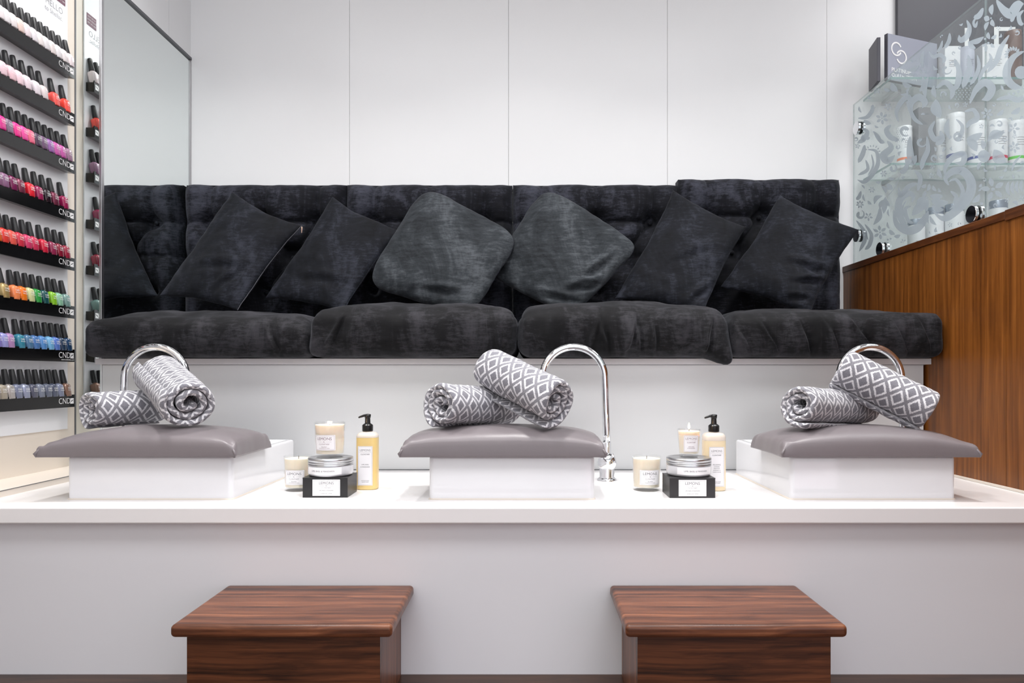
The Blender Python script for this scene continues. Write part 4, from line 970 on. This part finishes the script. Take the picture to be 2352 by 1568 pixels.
def setB():
    stroke([(400, 150), (380, 240), (330, 340)], 50); stroke([(430, 200), (520, 220), (540, 340), (490, 450), (400, 540), (320, 520)], 46); stroke([(410, 310), (430, 410), (330, 470)], 36); stroke([(470, 250), (490, 370), (430, 480)], 22)
    for k in range(9): a = math.radians(150-k*22); leaf(480+66*math.cos(a), 240-66*math.sin(a), 480+92*math.cos(a), 240-92*math.sin(a), 13)
    flower(475, 625, 36, 6); flower(600, 455, 38, 6); leaf(580, 590, 625, 665, 40, -.2); stroke([(360, 640), (340, 700), (310, 730)], 40); leaf(385, 670, 405, 750, 24)
    leaf(590, 690, 500, 780, 50, .25); leaf(560, 800, 490, 1000, 58, -.15); leaf(650, 830, 660, 910, 20)
    leaf(620, 700, 600, 880, 62, 0); leaf(600, 730, 560, 830, 40); leaf(630, 730, 665, 800, 40); stroke([(770, 480), (720, 600), (640, 700)], 9); leaf(430, 740, 475, 780, 30)
    curl(350, 890, 50, -1.2, .9, 40); flower(350, 780, 44, 7, .2); flower(440, 910, 48, 5, .3); flower(562, 1078, 76, 6, .4)
    stroke([(310, 950), (390, 1060), (400, 1160), (340, 1280)], 46); stroke([(400, 990), (470, 1100), (450, 1210), (400, 1260)], 44); leaf(420, 1050, 440, 1160, 24); leaf(640, 965, 662, 1040, 24); leaf(660, 1050, 720, 1100, 44); leaf(710, 1120, 780, 1105, 40); leaf(485, 1035, 535, 1060, 14); disc(645, 1155, 11); disc(675, 1145, 11)
    stroke([(900, 760), (915, 690), (850, 665), (770, 740), (760, 860), (820, 990), (870, 1010)], 74); stroke([(890, 800), (830, 830), (860, 950), (920, 980)], 40); stroke([(840, 740), (800, 820), (830, 930)], 20)
    stroke([(710, 840), (740, 990), (850, 1060), (960, 1030), (1040, 930), (1075, 850)], 84)
    leaf(1070, 700, 950, 810, 70); leaf(1080, 770, 900, 900, 90, .1); leaf(1070, 720, 1060, 860, 60); leaf(1060, 870, 1030, 1020, 40); leaf(1090, 900, 1160, 1000, 40); leaf(1075, 900, 1080, 990, 26)
    leaf(1090, 690, 1230, 690, 70, .1); leaf(1100, 740, 1290, 760, 84, .1); leaf(1110, 790, 1240, 840, 60)
    stroke([(1290, 580), (1260, 500), (1350, 425), (1460, 440), (1530, 560), (1500, 700), (1400, 820), (1240, 930), (1120, 850)], 100); stroke([(1290, 540), (1370, 520), (1440, 640), (1390, 760), (1300, 830)], 44); stroke([(1310, 640), (1370, 700), (1340, 780)], 44)
    for a in ((1010, 700, 1045, 635), (1060, 640, 1085, 560), (1120, 580, 1160, 640), (1000, 600, 1050, 570)): leaf(*a, 38)
    flower(1760, 620, 130, 5, .7); leaf(1610, 600, 1640, 560, 30); leaf(1540, 760, 1620, 670, 56); disc(1640, 770, 16); leaf(1600, 640, 1640, 600, 22)
    for k in range(4): leaf(1925+k*48, 540-k*6, 1935+k*46, 690-k*14, 40)
    stroke([(640, 110), (680, 180), (600, 260), (640, 320), (720, 260)], 76); curl(700, 400, 44, -1.5, .9, 36); stroke([(830, 290), (850, 360), (810, 430), (770, 420)], 50)
    stroke([(880, 60), (880, 200), (900, 330), (950, 260)], 80); stroke([(1060, 60), (1070, 200), (1020, 320), (1000, 420)], 56); curl(1000, 120, 60, 0, .8, 40); stroke([(1200, 0), (1220, 90), (1150, 150)], 62); curl(1140, 290, 42, 1, .9, 34)
    stroke([(1250, 480), (1260, 380), (1340, 280), (1450, 250), (1440, 340), (1350, 340)], 66); stroke([(930, 420), (990, 500), (960, 640)], 50); stroke([(760, 600), (780, 680), (870, 590), (960, 560)], 50); leaf(1180, 400, 1220, 500, 50)
    disc(1665, 270, 66); leaf(1590, 220, 1480, 90, 96); leaf(1700, 120, 1890, 20, 76, -.2); leaf(1770, 200, 1900, 340, 130); leaf(1660, 200, 1640, 100, 60); leaf(1640, 330, 1600, 420, 40); flower(1985, 175, 64, 6, .3); stroke([(2060, 260), (1990, 340), (1960, 430)], 26); curl(1390, 60, 56, .5, 1.0, 38); curl(830, 0, 60, 1, .8, 50); leaf(640, 560, 700, 620, 60)
    stroke([(500, 20), (560, 100), (610, 130)], 40); leaf(380, 40, 400, 120, 46); leaf(420, 100, 450, 60, 22); leaf(2010, 430, 2085, 380, 30)
def fill_gaps(x0, x1, y0, y1, n, seed):
    """small comma leaves and blossoms in the empty places of the cut pattern"""
    rnd = random.Random(seed); pts = [p for pl in polys for p in pl]; done = 0
    for _ in range(4000):
        if done >= n: break
        x, y = rnd.uniform(x0, x1), rnd.uniform(y0, y1); r = rnd.uniform(34, 62)
        if any(abs(p[0]-x) < r and abs(p[1]-y) < r for p in pts): continue
        m0 = len(polys); a = rnd.uniform(0, 6.28); kd = rnd.random()
        if kd < .6: leaf(x-r*.7*math.cos(a), y-r*.7*math.sin(a), x+r*.7*math.cos(a), y+r*.7*math.sin(a), r*.62, rnd.choice((-.3, .3, .15)))
        elif kd < .8: curl(x, y, r*.6, a, .9, r*.5, rnd.choice((1, -1)))
        else: flower(x, y, r*.75, 5, a)
        pts += [p for pl in polys[m0:] for p in pl]; done += 1
def emit_polys(ox, oy, s, dx):
    g = MB(); seen = 0
    for k, pl in enumerate(polys):
        pts = []
        for (x, y) in pl:
            px, py = ox+x/s, oy+y/s
            px = max(px, 1963.5); yy = XG/(px-VX); pts.append(Vector((gx0-dx-k*2.5e-7, yy*D, CZ+(VY-py)*yy*U)))
        if max(p.z for p in pts) > zf(605): 
            for p in pts: p.z = min(p.z, zf(605))
        if min(p.z for p in pts) < zf(ZP+15):
            for p in pts: p.z = max(p.z, zf(ZP+15))
        n = len(g.v); g.add(pts, [tuple(range(len(pts)))])
    return g
setA(); fill_gaps(320, 2140, 60, 1400, 90, 3); polys[:] = [pl for pl in polys if all(p[1] > 1140-.8143*(p[0]-290)+12 for p in pl)]; g1 = emit_polys(1900, 0, 4.752, .0006); polys.clear(); o = obj('frosted_pattern', g1, M_frost, e)
setB(); fill_gaps(310, 2080, 60, 1200, 80, 5); polys[:] = [pl for pl in polys if all(p[1] < 1370-.321*(p[0]-290)-14 for p in pl)]; g1 = emit_polys(1900, 300, 4.613, .0007); polys.clear(); obj('frosted_pattern', g1, M_frost, e)

# glass shelves behind the screen
sl = []
for k, (zs, lab) in enumerate(((628, 'upper glass shelf behind the frosted screen'), (446, 'lower glass shelf behind the frosted screen'))):
    e2 = thing('glass_shelf', Q(1000, .96, zs), lab, 'shelf', 'glass shelves behind the screen')
    g = MB().box(771*U, 1900*U, .9235*D, D-.001, zf(zs), zf(zs)+.008); obj('shelf_pane', g, M_glass, e2)
    g = MB().box(771*U-.0008, 1900*U, .9235*D-.0010, .9235*D-.0002, zf(zs), zf(zs)+.008).box(771*U-.0010, 771*U-.0002, .9235*D, D-.002, zf(zs), zf(zs)+.008); obj('green_edge', g, M_gedge, e2)
    for bx in (812, 1150):
        g = MB().box(bx*U, bx*U+.012, .955*D, D-.0012, zf(zs)-.016, zf(zs)-.001); obj('shelf_bracket', g, M_steel, e2, bevel=.001)
ZB2 = 205
e2 = thing('display_cabinet', Q(1300, .93, Z0), 'low white cabinet behind the walnut wall holding white tubs', 'cabinet')
g = MB().box(745*U, 1900*U, .86*D, D-.002, 0, zf(ZB2)); obj('cabinet_body', g, M_wall2, e2)
# dark sign
e2 = thing('wall_sign', Q(1000, .995, 640), 'dark slate wall sign with white block letters above the glass shelves', 'sign')
g = MB().box(844*U, 1420*U, D-.02, D-.001, zf(690), zf(980)); obj('sign_board', g, M_slate, e2, bevel=.001)
g = MB(); ff = lambda x, y: Vector((x*U, D-.0212, zf(y)))
rect(g, ff, 996, 1006, 690, 792)
rect(g, ff, 1063, 1074, 744, 794); rect(g, ff, 1074, 1112, 785, 794); rect(g, ff, 1074, 1106, 744, 753)
rect(g, ff, 1131, 1143, 700, 794); rect(g, ff, 1143, 1190, 700, 712)
obj('sign_lettering', g, M_white, e2, recalc=False)
# boxed set with ring logo
def turned_box(p0, p1, th, z0, z1, mside, mface, lab, first=False):
    p0, p1 = Vector(p0), Vector(p1); d = (p1-p0).normalized(); nn = Vector((-d.y, d.x, 0)) # pointing away from viewer
    if nn.y < 0: nn = -nn
    e3 = thing('boxed_set', (p0.x, p0.y, z0), lab, 'box')
    q = [p0, p1, p1+nn*th, p0+nn*th]
    g = MB().prism([(v.x, v.y, z0) for v in q], (0, 0, z1-z0)); obj('box_body', g, mside, e3, bevel=.001)
    g = MB(); f0 = lambda x, y, k_=.0012: Vector((p0.x+d.x*x-nn.x*k_, p0.y+d.y*x-nn.y*k_, z0+y))
    W_ = (p1-p0).length; rect(g, f0, .001, W_-.001, .001, z1-z0-.001); fc = obj('box_front', g, mface, e3, recalc=False)
    return f0, fc, W_, z1-z0
zsh = zf(628)+.008
a = P(2038, 0, .932); b = P(2152, 0, .962)
f0, fc, W_, H_ = turned_box((a.x, a.y, 0), (b.x, b.y, 0), .014, zsh, CZ+(VY-76)*.932*U, M_slate, M_lav, 'lavender grey boxed set with white interlocking rings on the upper glass shelf')
g = MB()
def ringarc(cx, cy, R, w_, a0, a1, n=30):
    for i in range(n):
        t0 = a0+(a1-a0)*i/n; t1 = a0+(a1-a0)*(i+1)/n
        g.add([f0(cx+r*math.cos(t), cy+r*math.sin(t), .002) for r, t in ((R, t0), (R, t1), (R-w_, t1), (R-w_, t0))], [(0, 1, 2, 3)])
rc = math.radians
ringarc(.042, H_-.052, .026, .006, rc(25), rc(335)); ringarc(.066, H_-.078, .026, .006, rc(-155), rc(155))
obj('ring_logo', g, M_white, fc, recalc=False)
g = MB(); put_text(g, 'PLATINUM', .020, lambda x, y: f0(x, y, .002), .018, .040, align='LEFT', offset=.0004); put_text(g, 'COLLECTION', .020, lambda x, y: f0(x, y, .002), .018, .020, align='LEFT', offset=.0004); obj('lettering', g, M_white, fc, recalc=False)
a2 = P(2025, 0, .935); 
f1, fc1, _, _ = turned_box((a2.x-.014, a2.y+.006, 0), (a2.x-.002, a2.y+.004, 0), .10, zsh, CZ+(VY-84)*.935*U, M_slate, M_slate, 'slim dark box standing left of the lavender grey boxed set')
# products on the shelves
def tub(px0, px1, zb, ztop, yb, m, lab, stripe=None, cap=None, kind='product_bottle', lid=None, cat='bottle', sq=False):
    xc = ((px0+px1)/2-VX)*yb*U; r = (px1-px0)/2*yb*U; z0 = zb; H = ztop-z0
    e3 = thing(kind, (xc, yb*D, z0), lab, cat, 'products behind the frosted screen')
    if sq: g = MB().box(xc-r, xc+r, yb*D-r*.8, yb*D+r*.8, z0+.0003, z0+H); bo = obj('body', g, m, e3, bevel=.001)
    else:
        g = MB().lathe([(0, .0003), (r*.97, .0003), (r, .003), (r, H*.86), (r*.97, H*.9), (0, H*.9)], (xc, yb*D, z0), 28); bo = smooth_angle(obj('body', g, m, e3), 45)
        g = MB().lathe([(0, H*.9), (r*.98, H*.9), (r*.98, H*.99), (r*.93, H), (0, H)], (xc, yb*D, z0), 28); smooth_angle(obj('lid', g, lid or m, e3), 45)
    if stripe is not None:
        g = MB().lathe([(r*1.003, H*.18), (r*1.003, H*.24)], (xc, yb*D, z0), 28); obj('stripe', g, stripe, e3)
    g = MB(); f2 = cyl_fn(Vector((xc, yb*D, 0)), r*1.0+.0006, z0) if not sq else (lambda x, y: Vector((xc+x, yb*D-r*.8-.0006, z0+y)))
    for j in range(4): rect(g, f2, -r*.5, r*(.5-.12*(j % 2)), H*(.62-.05*j), H*(.62-.05*j)+.0012, 6)
    obj('printed_lines', g, M_grey, e3, recalc=False)
st = {n: mat('stripe_'+n, S(*c), .4) for n, c in dict(orange=(235, 120, 60), blue=(70, 85, 150), red=(215, 60, 90), green=(90, 200, 60)).items()}
z2 = zf(446)+.008; g2 = lambda py, y: CZ+(VY-py)*y*U
tub(2062, 2094, z2, g2(292, .95), .95, M_tube, 'white tube with an orange stripe on the lower glass shelf', st['orange'])
tub(2101, 2141, z2, g2(252, .945), .945, M_gbox, 'tall grey carton on the lower glass shelf', sq=True, kind='product_carton', cat='box')
tub(2148, 2172, z2, g2(276, .965), .965, M_tube, 'slim white bottle right of the tall grey carton', None)
tub(2176, 2214, z2, g2(266, .95), .945, M_tube, 'tall white bottle with a blue stripe on the lower glass shelf', st['blue'])
tub(2224, 2263, z2, g2(282, .95), .95, M_tube, 'shorter white bottle with a blue stripe on the lower glass shelf', st['blue'])
tub(2271, 2311, z2, g2(278, .95), .95, M_tube, 'white bottle with a red stripe on the lower glass shelf', st['red'])
tub(2316, 2352, z2, g2(280, .95), .95, M_tube, 'white bottle with a green stripe at the frame edge', st['green'])
tub(2162, 2198, zsh, g2(112, .955), .955, M_tube, 'white carton on the upper glass shelf beside the boxed set', None, sq=True, kind='product_carton', cat='box')
tub(2201, 2236, zsh, g2(112, .95), .95, mat('pale_lilac_plastic', S(196, 200, 214), .3), 'pale lilac bottle on the upper glass shelf', None)
tub(2242, 2300, zsh, g2(112, .96), .96, M_tube, 'wide white carton on the upper glass shelf', None, sq=True, kind='product_carton', cat='box')
tub(2308, 2344, zsh, g2(74, .955), .955, mat('brown_plastic', S(120, 98, 92), .3), 'brown bottle on the upper glass shelf near the frame edge', None)
M_greylid = mat('grey_lid', S(160, 166, 178), .3, .3)
zc2 = zf(ZB2)
tub(2086, 2122, zc2, g2(505, .93), .93, M_tube, 'white tub nearest the sofa on the low cabinet', None, lid=M_greylid, kind='product_tub', cat='tub')
tub(2128, 2166, zc2, g2(478, .94), .94, M_tube, 'white tub with grey lid, second from the sofa on the low cabinet', None, lid=M_greylid, kind='product_tub', cat='tub')
tub(2172, 2212, zc2, g2(470, .93), .93, M_tube, 'white tub with grey lid, third from the sofa on the low cabinet', None, lid=M_greylid, kind='product_tub', cat='tub')
tub(2274, 2312, zc2, g2(462, .94), .94, M_tube, 'white tub with grey lid at the far right of the low cabinet', None, lid=M_greylid, kind='product_tub', cat='tub')
